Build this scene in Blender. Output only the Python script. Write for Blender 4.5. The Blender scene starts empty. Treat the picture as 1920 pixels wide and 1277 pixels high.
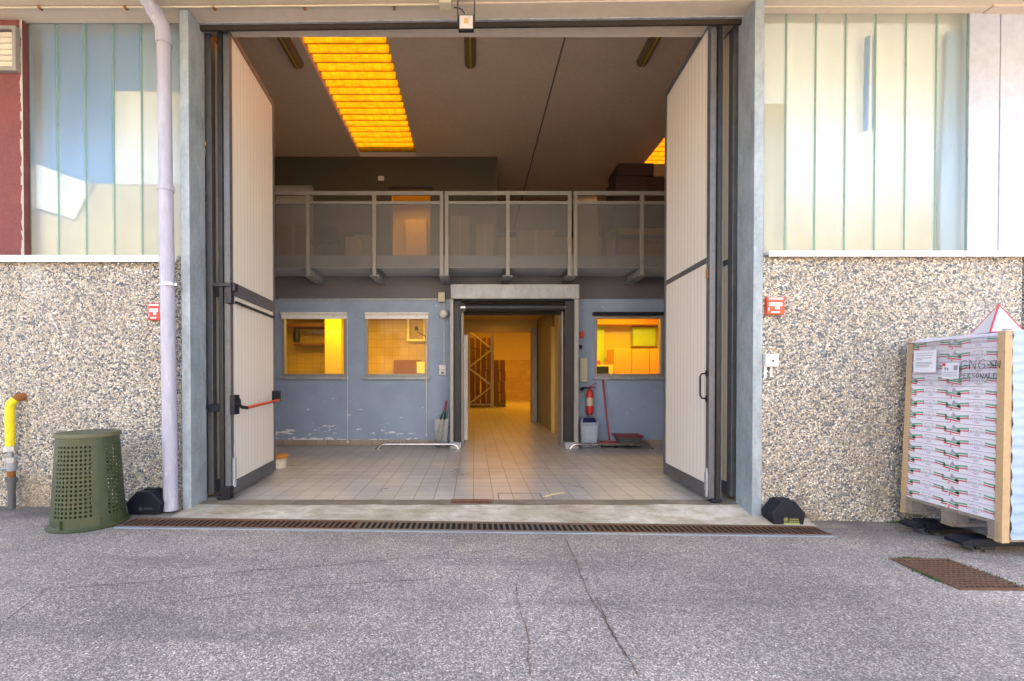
import bpy, bmesh, math, random
from mathutils import Vector, Matrix
random.seed(7)
R = math.radians
scene = bpy.context.scene
COL = scene.collection

# ------------------------------------------------------------------ camera
F = 870.0; CX = 888.0; CY = 717.0; PITCH = R(0.6); EYE = 1.25
cam = bpy.data.cameras.new("camera"); camo = bpy.data.objects.new("camera", cam); COL.objects.link(camo)
cam.sensor_fit = 'HORIZONTAL'; cam.sensor_width = 36.0; cam.lens = 36.0 * F / 1920.0
cam.shift_x = (960.0 - CX) / 1920.0; cam.shift_y = (CY - 638.5) / 1920.0
cam.clip_start = 0.05; cam.clip_end = 400
camo.location = (0, 0, EYE); camo.rotation_euler = (R(90) - PITCH, 0, 0)
scene.camera = camo
# ------------------------------------------------------------------ world, sun, exposure
SUN_EL = R(33); SUN_AZ = R(12)      # the sun stands behind the warehouse
w = bpy.data.worlds.new("World"); scene.world = w; w.use_nodes = True
nt = w.node_tree; nt.nodes.clear()
sky = nt.nodes.new("ShaderNodeTexSky"); sky.sky_type = 'NISHITA'; sky.sun_disc = False
sky.sun_elevation = SUN_EL; sky.sun_rotation = SUN_AZ; sky.dust_density = 4.5; sky.ozone_density = 0.8
bg = nt.nodes.new("ShaderNodeBackground"); bg.inputs['Strength'].default_value = 0.15
wo = nt.nodes.new("ShaderNodeOutputWorld")
nt.links.new(sky.outputs[0], bg.inputs[0]); nt.links.new(bg.outputs[0], wo.inputs[0])
sl = bpy.data.lights.new("sun", 'SUN'); sl.energy = 4.5; sl.angle = R(0.5); sl.color = (1.0, 0.92, 0.8)
so = bpy.data.objects.new("sun", sl); COL.objects.link(so)
sdir = Vector((math.sin(SUN_AZ) * math.cos(SUN_EL), math.cos(SUN_AZ) * math.cos(SUN_EL), math.sin(SUN_EL)))
so.rotation_euler = sdir.to_track_quat('Z', 'Y').to_euler()
vs = scene.view_settings; vs.view_transform = 'Standard'; vs.look = 'None'; vs.gamma = 1.0
vs.exposure = 3.2; vs.use_curve_mapping = False
scene.cycles.use_denoising = True
scene.cycles.max_bounces = 10; scene.cycles.diffuse_bounces = 6; scene.cycles.transparent_max_bounces = 12
scene.cycles.sample_clamp_indirect = 6.0

# ------------------------------------------------------------------ helpers
def U(px, py, d):
    u = (px - CX) / F; v = -(py - CY) / F
    c, s = math.cos(PITCH), math.sin(PITCH)
    k = d / (c + v * s)
    return Vector((u * k, d, EYE + (-s + v * c) * k))
def UX(px, d, py=708): return U(px, py, d).x
def UZ(py, d): return U(CX, py, d).z
def gz(x):
    return -0.066 - 0.0124 * max(-4.6, min(8.0, x))

def S(r, g, b):
    f = lambda c: (c / 255 / 12.92) if c / 255 <= 0.04045 else ((c / 255 + 0.055) / 1.055) ** 2.4
    return (f(r), f(g), f(b))

class MB:
    def __init__(s): s.v = []; s.f = []; s.mi = []; s.m = 0
    def add(s, vs, fs):
        n = len(s.v); s.v += [tuple(p) for p in vs]
        for f in fs: s.f.append([i + n for i in f]); s.mi.append(s.m)
        return s
    def box(s, x0, x1, y0, y1, z0, z1):
        x0, x1 = sorted((x0, x1)); y0, y1 = sorted((y0, y1)); z0, z1 = sorted((z0, z1))
        v = [(x, y, z) for z in (z0, z1) for y in (y0, y1) for x in (x0, x1)]
        return s.add(v, [(0,2,3,1),(4,5,7,6),(0,1,5,4),(2,6,7,3),(0,4,6,2),(1,3,7,5)])
    def plank(s, p, q, th, z0, z1, off=0.0):      # vertical slab along a plan segment
        p = Vector((p[0], p[1])); q = Vector((q[0], q[1])); d = (q - p).normalized(); n = Vector((-d.y, d.x))
        a = n * (off - th / 2); b = n * (off + th / 2)
        pts = [p + a, q + a, q + b, p + b]
        v = [(c.x, c.y, z) for z in (z0, z1) for c in pts]
        return s.add(v, [(3,2,1,0),(4,5,6,7),(0,1,5,4),(1,2,6,5),(2,3,7,6),(3,0,4,7)])
    def cyl(s, p, q, r, r2=None, n=16, cap=True):
        p = Vector(p); q = Vector(q); r2 = r if r2 is None else r2
        d = (q - p).normalized(); a = d.orthogonal().normalized(); b = d.cross(a)
        v = []; 
        for c, rr in ((p, r), (q, r2)):
            for i in range(n):
                t = 2 * math.pi * i / n; v.append(c + (a * math.cos(t) + b * math.sin(t)) * rr)
        fs = [(i, (i + 1) % n, n + (i + 1) % n, n + i) for i in range(n)]
        if cap: fs += [tuple(range(n - 1, -1, -1)), tuple(range(n, 2 * n))]
        return s.add(v, fs)
    def tube(s, pts, r, n=12, cap=True):
        pts = [Vector(p) for p in pts]; v = []; m = len(pts)
        t0 = (pts[1] - pts[0]).normalized(); a = t0.orthogonal().normalized()
        rs = r if isinstance(r, (list, tuple)) else [r] * m
        for i, p in enumerate(pts):
            t = (pts[min(i + 1, m - 1)] - pts[max(i - 1, 0)]).normalized()
            a = (a - t * a.dot(t)).normalized(); b = t.cross(a)
            for k in range(n):
                g = 2 * math.pi * k / n; v.append(p + (a * math.cos(g) + b * math.sin(g)) * rs[i])
        fs = [(i * n + k, i * n + (k + 1) % n, (i + 1) * n + (k + 1) % n, (i + 1) * n + k) for i in range(m - 1) for k in range(n)]
        if cap: fs += [tuple(range(n - 1, -1, -1)), tuple(range((m - 1) * n, m * n))]
        return s.add(v, fs)
    def lathe(s, c, prof, n=32, cap=True):        # prof: (radius, z)
        v = []; m = len(prof)
        for (r, z) in prof:
            for k in range(n):
                g = 2 * math.pi * k / n; v.append((c[0] + r * math.cos(g), c[1] + r * math.sin(g), c[2] + z))
        fs = [(i * n + k, i * n + (k + 1) % n, (i + 1) * n + (k + 1) % n, (i + 1) * n + k) for i in range(m - 1) for k in range(n)]
        if cap: fs += [tuple(range(n - 1, -1, -1)), tuple(range((m - 1) * n, m * n))]
        return s.add(v, fs)
    def prism(s, poly, e):                        # polygon (3D points) extruded by vector e
        e = Vector(e); n = len(poly); a = [Vector(p) for p in poly]; v = a + [p + e for p in a]
        fs = [tuple(range(n - 1, -1, -1)), tuple(range(n, 2 * n))] + [(i, (i + 1) % n, n + (i + 1) % n, n + i) for i in range(n)]
        return s.add(v, fs)
    def poly(s, pts): return s.add(pts, [tuple(range(len(pts)))])
    def wall(s, x0, x1, z0, z1, y0, y1, holes):   # wall in the XZ plane with rectangular holes (xa,xb,za,zb)
        xs = sorted({x0, x1, *[h[0] for h in holes], *[h[1] for h in holes]}); xs = [x for x in xs if x0 <= x <= x1]
        zs = sorted({z0, z1, *[h[2] for h in holes], *[h[3] for h in holes]}); zs = [z for z in zs if z0 <= z <= z1]
        def solid(i, j):
            if i < 0 or j < 0 or i >= len(xs) - 1 or j >= len(zs) - 1: return False
            cx = (xs[i] + xs[i + 1]) / 2; cz = (zs[j] + zs[j + 1]) / 2
            return not any(h[0] < cx < h[1] and h[2] < cz < h[3] for h in holes)
        for i in range(len(xs) - 1):
            for j in range(len(zs) - 1):
                if not solid(i, j): continue
                a, b, c, d = xs[i], xs[i + 1], zs[j], zs[j + 1]
                s.poly([(a,y0,c),(b,y0,c),(b,y0,d),(a,y0,d)]); s.poly([(a,y1,d),(b,y1,d),(b,y1,c),(a,y1,c)])
                if not solid(i - 1, j): s.poly([(a,y0,c),(a,y0,d),(a,y1,d),(a,y1,c)])
                if not solid(i + 1, j): s.poly([(b,y0,d),(b,y0,c),(b,y1,c),(b,y1,d)])
                if not solid(i, j - 1): s.poly([(a,y0,c),(a,y1,c),(b,y1,c),(b,y0,c)])
                if not solid(i, j + 1): s.poly([(a,y0,d),(b,y0,d),(b,y1,d),(a,y1,d)])
        return s
    def build(s, name, mats, origin=(0, 0, 0), smooth=False, bevel=0.0):
        me = bpy.data.meshes.new(name); o = Vector(origin)
        me.from_pydata([tuple(Vector(p) - o) for p in s.v], [], s.f); me.validate()
        if not isinstance(mats, (list, tuple)): mats = [mats]
        for m in mats: me.materials.append(m)
        if len(mats) > 1:
            for p, i in zip(me.polygons, s.mi): p.material_index = i
        bm = bmesh.new(); bm.from_mesh(me); bmesh.ops.recalc_face_normals(bm, faces=bm.faces); bm.to_mesh(me); bm.free()
        if smooth:
            for p in me.polygons: p.use_smooth = True
            me.set_sharp_from_angle(angle=R(38))
        ob = bpy.data.objects.new(name, me); COL.objects.link(ob); ob.location = o
        if bevel:
            b = ob.modifiers.new("bevel", 'BEVEL'); b.width = bevel; b.segments = 2; b.limit_method = 'ANGLE'; b.angle_limit = R(40)
        return ob

def tag(o, label, cat, group=None):
    o['label'] = label; o['category'] = cat
    if group: o['group'] = group
    return o
class Thing:
    def __init__(s, name, label, cat, loc, group=None):
        s.loc = Vector(loc); s.o = bpy.data.objects.new(name, None); COL.objects.link(s.o); s.o.location = s.loc
        s.o.empty_display_size = 0.1; tag(s.o, label, cat, group)
    def part(s, name, mb, mat, parent=None, smooth=False, bevel=0.0, label=None):
        ob = mb.build(name, mat, s.loc, smooth, bevel); ob.location = (0, 0, 0)
        ob.parent = parent if parent else s.o
        if label: ob['label'] = label
        return ob
def one(name, mb, mat, label, cat, loc, group=None, smooth=False, bevel=0.0):
    return tag(mb.build(name, mat, loc, smooth, bevel), label, cat, group)
def struct(name, mb, mat, kind='structure', smooth=False, bevel=0.0):
    o = mb.build(name, mat, (0, 0, 0), smooth, bevel); o['kind'] = kind; return o

def text_mb(txt, size, mapf, mb=None, mi=0, bold=0.0):
    cu = bpy.data.curves.new("lettering", 'FONT'); cu.body = txt; cu.size = size; cu.align_x = 'CENTER'; cu.align_y = 'CENTER'
    cu.resolution_u = 2; cu.offset = bold
    ob = bpy.data.objects.new("lettering", cu); COL.objects.link(ob)
    dg = bpy.context.evaluated_depsgraph_get(); me = bpy.data.meshes.new_from_object(ob.evaluated_get(dg))
    bpy.data.objects.remove(ob); bpy.data.curves.remove(cu)
    mb = mb or MB(); mb.m = mi
    mb.add([mapf(v.co.x, v.co.y) for v in me.vertices], [tuple(p.vertices) for p in me.polygons])
    bpy.data.meshes.remove(me); return mb

# ------------------------------------------------------------------ materials
class NT:
    def __init__(s, name):
        s.m = bpy.data.materials.new(name); s.m.use_nodes = True; s.t = s.m.node_tree; s.t.nodes.clear()
        s.out = s.n("ShaderNodeOutputMaterial"); s.p = s.n("ShaderNodeBsdfPrincipled"); s.l(s.p.outputs[0], s.out.inputs[0])
        s.tc = s.n("ShaderNodeTexCoord")
    def n(s, t, **k):
        x = s.t.nodes.new(t)
        for a, b in k.items(): setattr(x, a, b)
        return x
    def l(s, a, b): s.t.links.new(a, b)
    def val(s, sock, v):
        if hasattr(v, 'is_linked') or hasattr(v, 'links'): s.l(v, sock)
        elif isinstance(v, tuple) and len(v) == 3 and sock.type == 'RGBA': sock.default_value = (*v, 1)
        else: sock.default_value = v
    def co(s, scale=(1, 1, 1)):
        mp = s.n("ShaderNodeMapping"); mp.inputs['Scale'].default_value = scale; s.l(s.tc.outputs['Object'], mp.inputs[0]); return mp.outputs[0]
    def noise(s, scale, detail=4, rough=0.55, vec=None, out=0, dist=0.0):
        x = s.n("ShaderNodeTexNoise"); x.inputs['Scale'].default_value = scale; x.inputs['Detail'].default_value = detail
        x.inputs['Roughness'].default_value = rough; x.inputs['Distortion'].default_value = dist
        s.l(vec if vec else s.tc.outputs['Object'], x.inputs['Vector']); return x.outputs[out]
    def ramp(s, fac, stops, interp='LINEAR'):
        x = s.n("ShaderNodeValToRGB"); r = x.color_ramp; r.interpolation = interp
        while len(r.elements) > 1: r.elements.remove(r.elements[-1])
        r.elements[0].position = stops[0][0]; c = stops[0][1]; r.elements[0].color = (*c, 1) if isinstance(c, tuple) else (c, c, c, 1)
        for p, c in stops[1:]:
            e = r.elements.new(p); e.color = (*c, 1) if isinstance(c, tuple) else (c, c, c, 1)
        s.l(fac, x.inputs[0]); return x.outputs[0]
    def mix(s, fac, a, b, blend='MIX'):
        x = s.n("ShaderNodeMix"); x.data_type = 'RGBA'; x.blend_type = blend
        s.val(x.inputs[0], fac); s.val(x.inputs[6], a); s.val(x.inputs[7], b); return x.outputs[2]
    def math(s, op, a, b=0.0):
        x = s.n("ShaderNodeMath"); x.operation = op; s.val(x.inputs[0], a); s.val(x.inputs[1], b); return x.outputs[0]
    def xyz(s):
        x = s.n("ShaderNodeSeparateXYZ"); s.l(s.tc.outputs['Object'], x.inputs[0]); return x.outputs
    def bump(s, h, strength=0.3, dist=0.01):
        b = s.n("ShaderNodeBump"); b.inputs['Strength'].default_value = strength; b.inputs['Distance'].default_value = dist
        s.l(h, b.inputs['Height']); s.l(b.outputs[0], s.p.inputs['Normal'])
    def fin(s, color=None, rough=None, metal=None, spec=None):
        if color is not None: s.val(s.p.inputs['Base Color'], color)
        if rough is not None: s.val(s.p.inputs['Roughness'], rough)
        if metal is not None: s.p.inputs['Metallic'].default_value = metal
        if spec is not None: s.p.inputs['Specular IOR Level'].default_value = spec
        return s.m

def paint(name, col, rough=0.5, var=0.12, scale=6.0, metal=0.0, bump=0.0, bscale=60, dirt=None, spec=None):
    """a plain finish with soft wear: two noises vary the colour, one the gloss"""
    t = NT(name); n1 = t.noise(scale, 6, 0.6); n2 = t.noise(scale * 9, 3)
    f = t.math('MULTIPLY', t.math('ADD', n1, n2), 0.5)
    lo = tuple(c * (1 - var) for c in col); hi = tuple(min(1, c * (1 + var)) for c in col)
    c = t.ramp(f, [(0.35, lo), (0.65, hi)])
    if dirt:
        c = t.mix(t.ramp(t.noise(scale * 1.7, 8, 0.7), [(0.52, 0.0), (0.72, 0.8)]), c, dirt)
    rr = t.ramp(n1, [(0.3, max(0.03, rough - 0.1)), (0.7, min(1, rough + 0.1))])
    if bump: t.bump(t.noise(bscale, 4), bump, 0.004)
    return t.fin(c, rr, metal, spec)

M = {}
def asphalt():
    t = NT("asphalt")
    v = t.n("ShaderNodeTexVoronoi"); v.inputs['Scale'].default_value = 165; t.l(t.tc.outputs['Object'], v.inputs['Vector'])
    sp = t.n("ShaderNodeSeparateColor"); t.l(v.outputs['Color'], sp.inputs[0])
    stones = t.ramp(sp.outputs[0], [(0.0, (.125,.12,.115)), (.3, (.19,.178,.168)), (.55, (.26,.242,.226)), (.8, (.36,.33,.305)), (.95, (.54,.50,.45)), (1.0, (.62,.58,.54))])
    v2 = t.n("ShaderNodeTexVoronoi"); v2.inputs['Scale'].default_value = 85; t.l(t.tc.outputs['Object'], v2.inputs['Vector'])
    sp2 = t.n("ShaderNodeSeparateColor"); t.l(v2.outputs['Color'], sp2.inputs[0])
    big = t.ramp(sp2.outputs[1], [(0.0, 0.85), (.6, 1.0), (.93, 1.1), (1.0, 1.5)])
    c = t.mix(1.0, stones, big, 'MULTIPLY')
    patch = t.ramp(t.noise(0.55, 5, 0.6), [(.32, (.98,.89,.82)), (.5, (1.30,1.18,1.08)), (.68, (1.58,1.43,1.30))])
    c = t.mix(1.0, c, patch, 'MULTIPLY')
    patch2 = t.ramp(t.noise(3.0, 6, 0.65), [(.3, (.86,.86,.88)), (.7, (1.1,1.08,1.05))])
    c = t.mix(1.0, c, patch2, 'MULTIPLY')
    tyre = t.ramp(t.noise(1.1, 5, .6, t.co((.28, 2.6, 1))), [(.54, 0.0), (.66, .34)])
    c = t.mix(tyre, c, (.10, .095, .095))
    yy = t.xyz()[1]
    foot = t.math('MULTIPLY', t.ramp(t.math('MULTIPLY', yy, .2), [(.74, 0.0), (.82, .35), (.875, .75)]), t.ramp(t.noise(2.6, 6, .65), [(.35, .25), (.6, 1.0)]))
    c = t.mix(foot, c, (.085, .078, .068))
    oil = t.ramp(t.noise(1.9, 4, .55), [(.66, 0.0), (.76, .4)])
    c = t.mix(oil, c, (.075, .07, .068))
    h = t.math('ADD', t.math('MULTIPLY', v.outputs['Distance'], -1.0), t.noise(60, 3))
    t.bump(h, 0.5, 0.006)
    return t.fin(c, 0.85)
M['asphalt'] = asphalt()
def pebbles():
    t = NT("exposed_pebbles")
    wv = t.noise(20, 2, out=1)
    base = t.mix(0.02, t.tc.outputs['Object'], wv, 'ADD')
    v = t.n("ShaderNodeTexVoronoi"); v.inputs['Scale'].default_value = 68; v.inputs['Randomness'].default_value = 1.0; t.l(base, v.inputs['Vector'])
    sp = t.n("ShaderNodeSeparateColor"); t.l(v.outputs['Color'], sp.inputs[0])
    col = t.ramp(sp.outputs[0], [(0, (.07,.09,.13)), (.1, (.10,.11,.13)), (.17, (.22,.23,.26)), (.32, (.34,.31,.28)), (.42, (.47,.40,.29)), (.5, (.52,.44,.33)), (.62, (.56,.51,.44)), (.8, (.68,.64,.58)), (.93, (.80,.78,.74)), (1, (.47,.35,.23))], 'CONSTANT')
    col = t.mix(1.0, col, t.ramp(sp.outputs[1], [(0, (1.06,1.03,.96)), (1, (1.80,1.74,1.62))]), 'MULTIPLY')
    edge = t.n("ShaderNodeTexVoronoi"); edge.feature = 'DISTANCE_TO_EDGE'; edge.inputs['Scale'].default_value = 68; t.l(base, edge.inputs['Vector'])
    m = t.ramp(edge.outputs['Distance'], [(0.0, 1.0), (.09, .25), (.16, 0.0)])
    col = t.mix(m, col, (.23, .205, .17))
    z = t.xyz()[2]
    stain = t.math('MULTIPLY', t.ramp(t.noise(2.2, 6, 0.65), [(.48, 0.0), (.66, 1.0)]), t.ramp(z, [(0.0, .8), (.3, .38), (1.0, .12)]))
    col = t.mix(stain, col, (.36, .27, .16))
    streak = t.ramp(t.noise(4, 6, .6, t.co((2.2, 2.2, .12))), [(.55, 0.0), (.7, .3)])
    col = t.mix(streak, col, (.13, .12, .10))
    white = t.ramp(t.noise(1.3, 4, 0.6, t.co((1, 1, .45))), [(.6, 0.0), (.78, .35)])
    col = t.mix(white, col, (.72, .74, .76))
    hh = t.ramp(v.outputs['Distance'], [(0.0, 1.0), (.35, .75), (.75, 0.0)])
    t.bump(hh, 1.0, 0.014)
    return t.fin(col, 0.55)
M['pebble'] = pebbles()
def galv(name, lo, hi, rust=None, metal=0.35):
    t = NT(name); n = t.noise(3.5, 7, 0.7, t.co((2, 2, .8))); n2 = t.noise(26, 4, 0.6)
    c = t.ramp(t.math('ADD', t.math('MULTIPLY', n, .7), t.math('MULTIPLY', n2, .3)), [(.33, lo), (.5, tuple((a + b) / 2 for a, b in zip(lo, hi))), (.66, hi)])
    st = t.ramp(t.noise(5, 6, .7, t.co((5, 5, .5))), [(.58, 0.0), (.72, .55)])
    c = t.mix(st, c, rust if rust else tuple(x * .55 for x in lo))
    return t.fin(c, t.ramp(n2, [(.3, .38), (.7, .6)]), metal)
M['post'] = galv("galvanised_post", (.20,.24,.27), (.40,.46,.50), metal=.1)
M['galv'] = galv("galvanised_sheet", (.24,.25,.27), (.42,.44,.47), (.2,.14,.1), .2)
M['steel'] = paint("grey_painted_steel", (.115,.12,.13), .45, .15, 5, .2, dirt=(.08,.07,.06))
M['railsteel'] = paint("grey_balcony_steel", (.25,.24,.23), .5, .1, 5, .2)
M['darksteel'] = paint("dark_steel", (.03,.03,.034), .45, .2, 8, .3)
M['stainless'] = paint("stainless_tube", (.55,.54,.53), .22, .08, 9, .95)
M['rubber'] = paint("black_rubber", (.009,.009,.011), .5, .2, 8)
M['black'] = paint("black_plastic", (.010,.011,.020), .5, .2, 12, spec=.3)
M['white'] = paint("white_plastic", (.74,.73,.70), .4, .06, 9, dirt=(.5,.46,.4))
M['offwhite'] = paint("yellowed_plastic", (.52,.47,.34), .45, .1, 9)
M['red'] = paint("red_plastic", (.58,.035,.02), .4, .12, 9)
M['orange_red'] = paint("orange_red_plastic", (.72,.08,.025), .4, .1, 9)
M['darkred'] = paint("dark_red_handle", (.30,.012,.03), .4, .12, 9)
M['yellow'] = paint("yellow_gas_paint", (.85,.66,.01), .4, .08, 12, dirt=(.6,.4,.02))
M['rust'] = paint("rust", (.26,.10,.025), .85, .35, 25, bump=.4)
M['pvc'] = None
def pvc():
    t = NT("lilac_grey_pvc"); n = t.noise(4, 7, .7, t.co((6, 6, 1)))
    c = t.ramp(n, [(.35, (.33,.33,.41)), (.6, (.42,.415,.50))])
    z = t.xyz()[2]
    sc = t.math('MULTIPLY', t.ramp(t.noise(9, 8, .75, t.co((3, 3, .6))), [(.55, 0.0), (.68, .7)]), t.ramp(t.math('MULTIPLY', z, .33), [(0, 1.0), (.55, .5), (.8, .15)]))
    return t.fin(t.mix(sc, c, (.78,.77,.80)), .4)
M['pvc'] = pvc()
M['clamp'] = paint("pipe_clamp_zinc", (.5,.52,.55), .35, .1, 12, .8)
M['terracotta'] = paint("burgundy_render", (.175,.052,.05), .85, .18, 4, bump=.25, bscale=40, dirt=(.22,.075,.066))
M['whitemetal'] = paint("white_flashing", (.72,.72,.70), .4, .06, 6, .1)
M['soffit'] = paint("cream_concrete_soffit", (.55,.47,.375), .85, .06, 1.6, bump=.12, bscale=25, dirt=(.5,.43,.35))
M['louvre'] = paint("cream_louvre", (.66,.62,.52), .5, .06, 6)
M['alu'] = paint("aluminium_frame", (.29,.28,.27), .45, .08, 6, .2)
M['brush'] = paint("dark_brush_strip", (.032,.022,.014), .9, .3, 30, bump=.6, bscale=200)
M['concrete'] = None
def concrete(name, cols, stainc, scale=2.5):
    t = NT(name); n = t.noise(scale, 9, .68); n2 = t.noise(scale * 4.2, 8, .72, t.co((.7, 1.6, 1)))
    c = t.ramp(t.math('ADD', t.math('MULTIPLY', n, .5), t.math('MULTIPLY', n2, .5)), [(.36, cols[0]), (.5, cols[1]), (.6, cols[2])])
    c = t.mix(t.ramp(n2, [(.55, 0.0), (.66, .65)]), c, stainc)
    t.bump(t.noise(70, 5, .7), .4, .006); return t.fin(c, .8)
M['concrete'] = concrete("worn_concrete", [(.30,.235,.15), (.50,.43,.32), (.76,.70,.59)], (.27,.18,.09), 1.7)
M['stained'] = concrete("stained_threshold", [(.15,.12,.085), (.22,.18,.125), (.33,.28,.21)], (.13,.09,.05), 3.5)
def tiles(name, cols, grout, w, off=(0, 0, 0), rough=.3, axis='xy', mort=.0035):
    t = NT(name); mp = t.n("ShaderNodeMapping"); mp.inputs['Location'].default_value = off
    if axis == 'xz': mp.inputs['Rotation'].default_value = (R(-90), 0, 0)
    t.l(t.tc.outputs['Object'], mp.inputs[0])
    b = t.n("ShaderNodeTexBrick"); b.offset = 0.0; b.squash = 1.0
    b.inputs['Scale'].default_value = 1; b.inputs['Brick Width'].default_value = w; b.inputs['Row Height'].default_value = w
    b.inputs['Mortar Size'].default_value = mort; b.inputs['Mortar Smooth'].default_value = .1; b.inputs['Bias'].default_value = 0
    b.inputs['Color1'].default_value = (*cols[0], 1); b.inputs['Color2'].default_value = (*cols[1], 1); b.inputs['Mortar'].default_value = (*grout, 1)
    t.l(mp.outputs[0], b.inputs['Vector'])
    n = t.noise(1.4, 6, .6); c = t.mix(1.0, b.outputs['Color'], t.ramp(n, [(.35, (.85,.85,.86)), (.65, (1.1,1.08,1.05))]), 'MULTIPLY')
    spk = t.noise(140, 2); c = t.mix(1.0, c, t.ramp(spk, [(.3, .9), (.7, 1.1)]), 'MULTIPLY')
    dr = t.ramp(t.noise(.8, 8, .7, t.co((1.5, .5, 1))), [(.5, 0.0), (.85, .08)])
    c = t.mix(dr, c, tuple(x * .6 for x in cols[0]))
    inv = t.math('SUBTRACT', 1.0, b.outputs['Fac']); t.bump(inv, .35, .003)
    t.val(t.p.inputs['Roughness'], t.ramp(n, [(.3, rough - .03), (.7, rough + .05)]))
    return t.fin(c)
TW = 0.2066
M['floor'] = tiles("beige_floor_tiles", [(.54,.51,.465), (.47,.445,.405)], (.115,.10,.085), TW, (0, -4.907, 0), .3)
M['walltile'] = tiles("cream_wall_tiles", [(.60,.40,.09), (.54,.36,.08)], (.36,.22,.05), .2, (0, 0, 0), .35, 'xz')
M['skirt'] = tiles("skirting_tiles", [(.37,.31,.25), (.33,.27,.22)], (.12,.09,.06), TW, (0, 0, .12), .4, 'xz')
def bluewall():
    t = NT("blue_wall_paint"); n = t.noise(2.5, 5, .6)
    c = t.ramp(n, [(.35, (.235,.31,.44)), (.65, (.275,.355,.49))])
    x, y, z = t.xyz()
    low = t.ramp(z, [(.0, .62), (.12, .55), (.25, .33), (.6, .2), (1.3, .10)])
    zz = t.math('MULTIPLY', z, .5)
    low = t.ramp(zz, [(.05, 1.0), (.09, .55), (.2, .28), (.4, .08), (.6, 0.0)])
    left = t.ramp(t.math('MULTIPLY', t.math('ADD', x, 6.0), .1), [(.2, 1.0), (.45, .85), (.56, .1), (.62, 0.0)])
    amt = t.math('MULTIPLY', low, left)
    nn = t.noise(7, 6, .62, t.co((.55, 1, 1.9)), dist=.3)
    fl = t.math('GREATER_THAN', t.math('ADD', nn, t.math('MULTIPLY', amt, .215)), .705)
    c = t.mix(fl, c, (.72, .72, .72))
    spots = t.math('GREATER_THAN', t.noise(21, 2, .5), .76)
    c = t.mix(spots, c, (.68, .69, .72))
    t.bump(t.noise(90, 4), .15, .003)
    return t.fin(c, .55)
M['blue'] = bluewall()
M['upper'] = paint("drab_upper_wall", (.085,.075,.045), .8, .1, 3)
M['ceil'] = paint("concrete_ceiling", (.72,.575,.41), .9, .07, 1.5, bump=.1, bscale=20)
M['joint'] = paint("ceiling_joint", (.14,.12,.09), .9, .1, 5)
M['sidewall'] = paint("inner_side_wall", (.42,.40,.36), .85, .1, 2)
def ribbed(name, col, pitch=.03):
    t = NT(name); x, y, z = t.xyz()
    ph = t.math('FRACT', t.math('MULTIPLY', y, 1.0 / pitch))
    g = t.ramp(ph, [(0, 0.0), (.08, 0.0), (.16, 1.0), (.92, 1.0), (1, 0.0)])
    c = t.mix(t.ramp(t.noise(2, 6, .65, t.co((1, 1, .4))), [(.3, 0.0), (.7, .22)]), col, tuple(k * .72 for k in col))
    c = t.mix(t.math('MULTIPLY', t.math('SUBTRACT', 1.0, g), .35), c, tuple(k * .5 for k in col))
    t.bump(g, .6, .004); return t.fin(c, .45)
M['doorpanel'] = ribbed("ribbed_cream_panel", (.85,.79,.70), .09)
M['corpanel'] = ribbed("ribbed_cold_room_panel", (.26,.22,.13), .1)
def skylight():
    t = NT("amber_fibreglass"); x, y, z = t.xyz()
    n = t.noise(11, 7, .7, t.co((.5, 2.2, 1)))
    dirt = t.ramp(n, [(.36, 0.0), (.64, .85)])
    ph = t.math('FRACT', t.math('MULTIPLY', y, 5.0))
    ph2 = t.math('ADD', ph, t.math('MULTIPLY', t.math('SUBTRACT', n, .5), .35))
    c = t.mix(dirt, (.125, .043, .0004), (.08, .022, .0004))
    rib = t.ramp(t.math('FRACT', t.math('MULTIPLY', x, 7.0)), [(0, .35), (.18, 0.0), (.8, 0.0), (1, .35)])
    c = t.mix(rib, c, (.06, .017, .0004))
    c = t.mix(t.ramp(ph2, [(.02, .7), (.22, 0.0), (.6, 0.0), (.8, .75)]), c, (.055, .015, .0004))
    tr = t.n("ShaderNodeBsdfTranslucent"); t.l(c, tr.inputs[0])
    df = t.n("ShaderNodeBsdfDiffuse"); t.l(t.mix(1.0, c, (.6, .6, .6), 'MULTIPLY'), df.inputs[0])
    mx = t.n("ShaderNodeMixShader"); mx.inputs[0].default_value = .12
    t.l(tr.outputs[0], mx.inputs[1]); t.l(df.outputs[0], mx.inputs[2]); t.l(mx.outputs[0], t.out.inputs[0])
    return t.m
M['skylight'] = skylight()
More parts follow.
